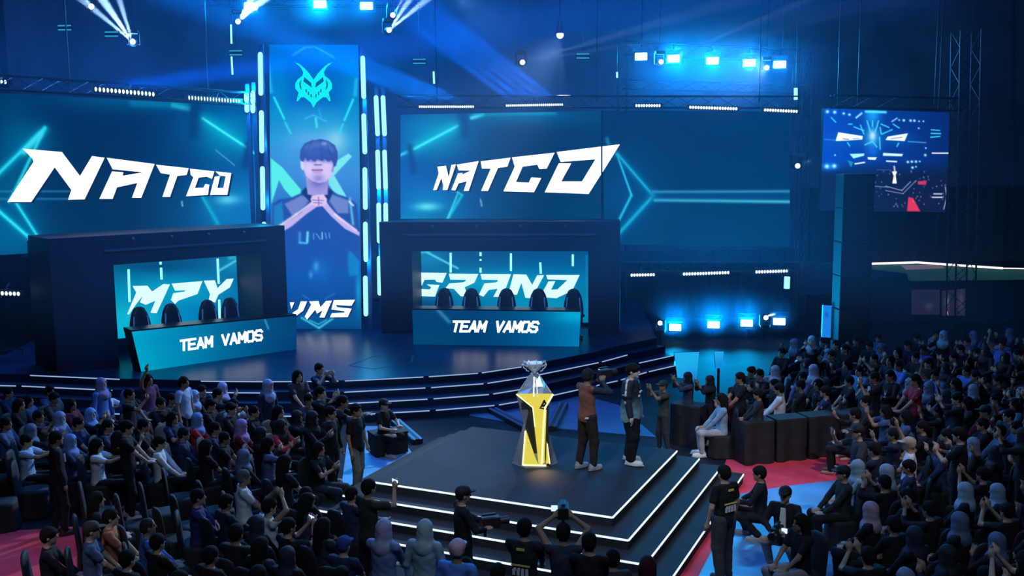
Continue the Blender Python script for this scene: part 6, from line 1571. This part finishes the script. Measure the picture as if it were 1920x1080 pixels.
# ------------------------------------------------------------------ the rest of the crowd, seat by seat
def inpoly(x, y, P):
    c_ = False
    for i in range(len(P)):
        x1, y1 = P[i]; x2, y2 = P[(i + 1) % len(P)]
        if (y1 > y) != (y2 > y) and x < (x2 - x1) * (y - y1) / (y2 - y1) + x1: c_ = not c_
    return c_
LEFT = [(-60, 725), (230, 730), (560, 742), (600, 800), (560, 880), (610, 935), (640, 1000), (800, 1040), (900, 1060), (880, 1110), (175, 1110), (175, 905), (-60, 880)]
RIGHT = [(1440, 655), (1520, 636), (1700, 625), (1980, 622), (1980, 1120), (1560, 1120), (1600, 1000), (1575, 905), (1640, 830), (1580, 760), (1400, 700)]
tops = [(C['K'], 'black'), (C['K'], 'black'), (C['K'], 'black'), (C['K'], 'black'), ((.012, .016, .04), 'navy'), ((.02, .021, .026), 'charcoal'), (C['D'], 'slate blue')]
def zone(px, py):
    if px < 700:
        return 'rear left crowd' if py < 790 else ('middle left crowd' if py < 900 else 'left foreground crowd')
    if py < 690: return 'far right crowd below the balcony'
    if py < 780: return 'right crowd around the waistcoat pair'
    if py < 880: return 'right crowd around the tan cap'
    return 'nearest right crowd rows'
def fill(P, rows, dirv, gap_r, gap_c, origin, stand_p, focus):
    d = Vector(dirv).normalized(); e = Vector((-d.y, d.x, 0)); n_ = 0
    for i in range(-30, 31):
        for j in range(-30, 31):
            q = Vector(origin) + d * (i * gap_r + (rs.rand() - .5) * .15) + e * (j * gap_c + (i % 2) * gap_c * .5 + (rs.rand() - .5) * .12)
            st = 'stand' if rs.rand() < stand_p else 'sit'; zh = 1.62 if st == 'stand' else 1.20
            rel = np.array((q.x, q.y, zh)) - CAM; dep = rel @ _fw
            if dep < 5: continue
            px = 960 + FPX * (rel @ _rt) / dep; py = 540 - FPX * (rel @ _up) / dep
            if not inpoly(px, py, P) or occupied(q.x, q.y, .46): continue
            if px < 430 and 840 < py < 950 or (px < 330 and 820 < py < 990 and rs.rand() < .5):
                chair(q.x, q.y, yaw_to(q.x, q.y, focus[0], focus[1]), 'empty black covered chair among the dark left foreground rows', 'empty black covered chairs, left foreground'); OCC.append((q.x, q.y)); continue
            hair = ('short', 'fringe', 'short', 'long', 'scarf', 'short', 'scarf')[rs.randint(7)]
            ti = rs.randint(len(tops) if py < 850 else 5); top, tn = tops[ti]
            hc = HC if hair != 'scarf' else ((.10, .14, .24), (.02, .02, .04), (.015, .015, .02), (.16, .22, .32))[rs.randint(4)]
            pose = ('lap', 'lap', 'clap', 'phone', 'one')[rs.randint(5)] if px > 1300 or py < 850 else 'lap'
            yaw = yaw_to(q.x, q.y, focus[0], focus[1]) + (rs.rand() - .5) * .6
            hn = {'short': 'short hair', 'fringe': 'thick hair', 'long': 'long dark hair', 'scarf': 'dark headscarf'}[hair]
            if hair == 'scarf' and max(hc) > .2: hn = 'dull blue headscarf'
            pn = {'lap': '', 'clap': ', hands together', 'phone': ', both hands raised', 'one': ', one hand raised'}[pose]
            lb = ('spectator in ' + tn + ', ' + hn + pn + ', ' + zone(px, py))
            o, J = person((q.x, q.y, 0), yaw, st, pose, hair, top, hc, C['K'], lb, lb, sleeve='long' if hair == 'scarf' or rs.rand() < .4 else 'short', size=1 + .08 * (rs.rand() - .5))
            OCC.append((q.x, q.y)); n_ += 1
            if st == 'sit' and (py > 780):
                chair(q.x, q.y, yaw, 'black covered chair in the ' + zone(px, py), 'black covered chairs, ' + zone(px, py))
            if pose in ('phone', 'one') and rs.rand() < .35 and py < 800:
                phone(o, J, 'small lit phone held up in the ' + zone(px, py), group='small phones in the ' + zone(px, py))
    return n_
na = fill(LEFT, 0, (FOCUS.x + 6, FOCUS.y - 19, 0), .95, .66, (-6, 18, 0), .0, (0.9, 19))
nb = fill(RIGHT, 0, (-1, -.25, 0), .92, .60, (8, 20, 0), .10, (0.9, 20))
print('FILLED', na, nb, 'named', len(T_))
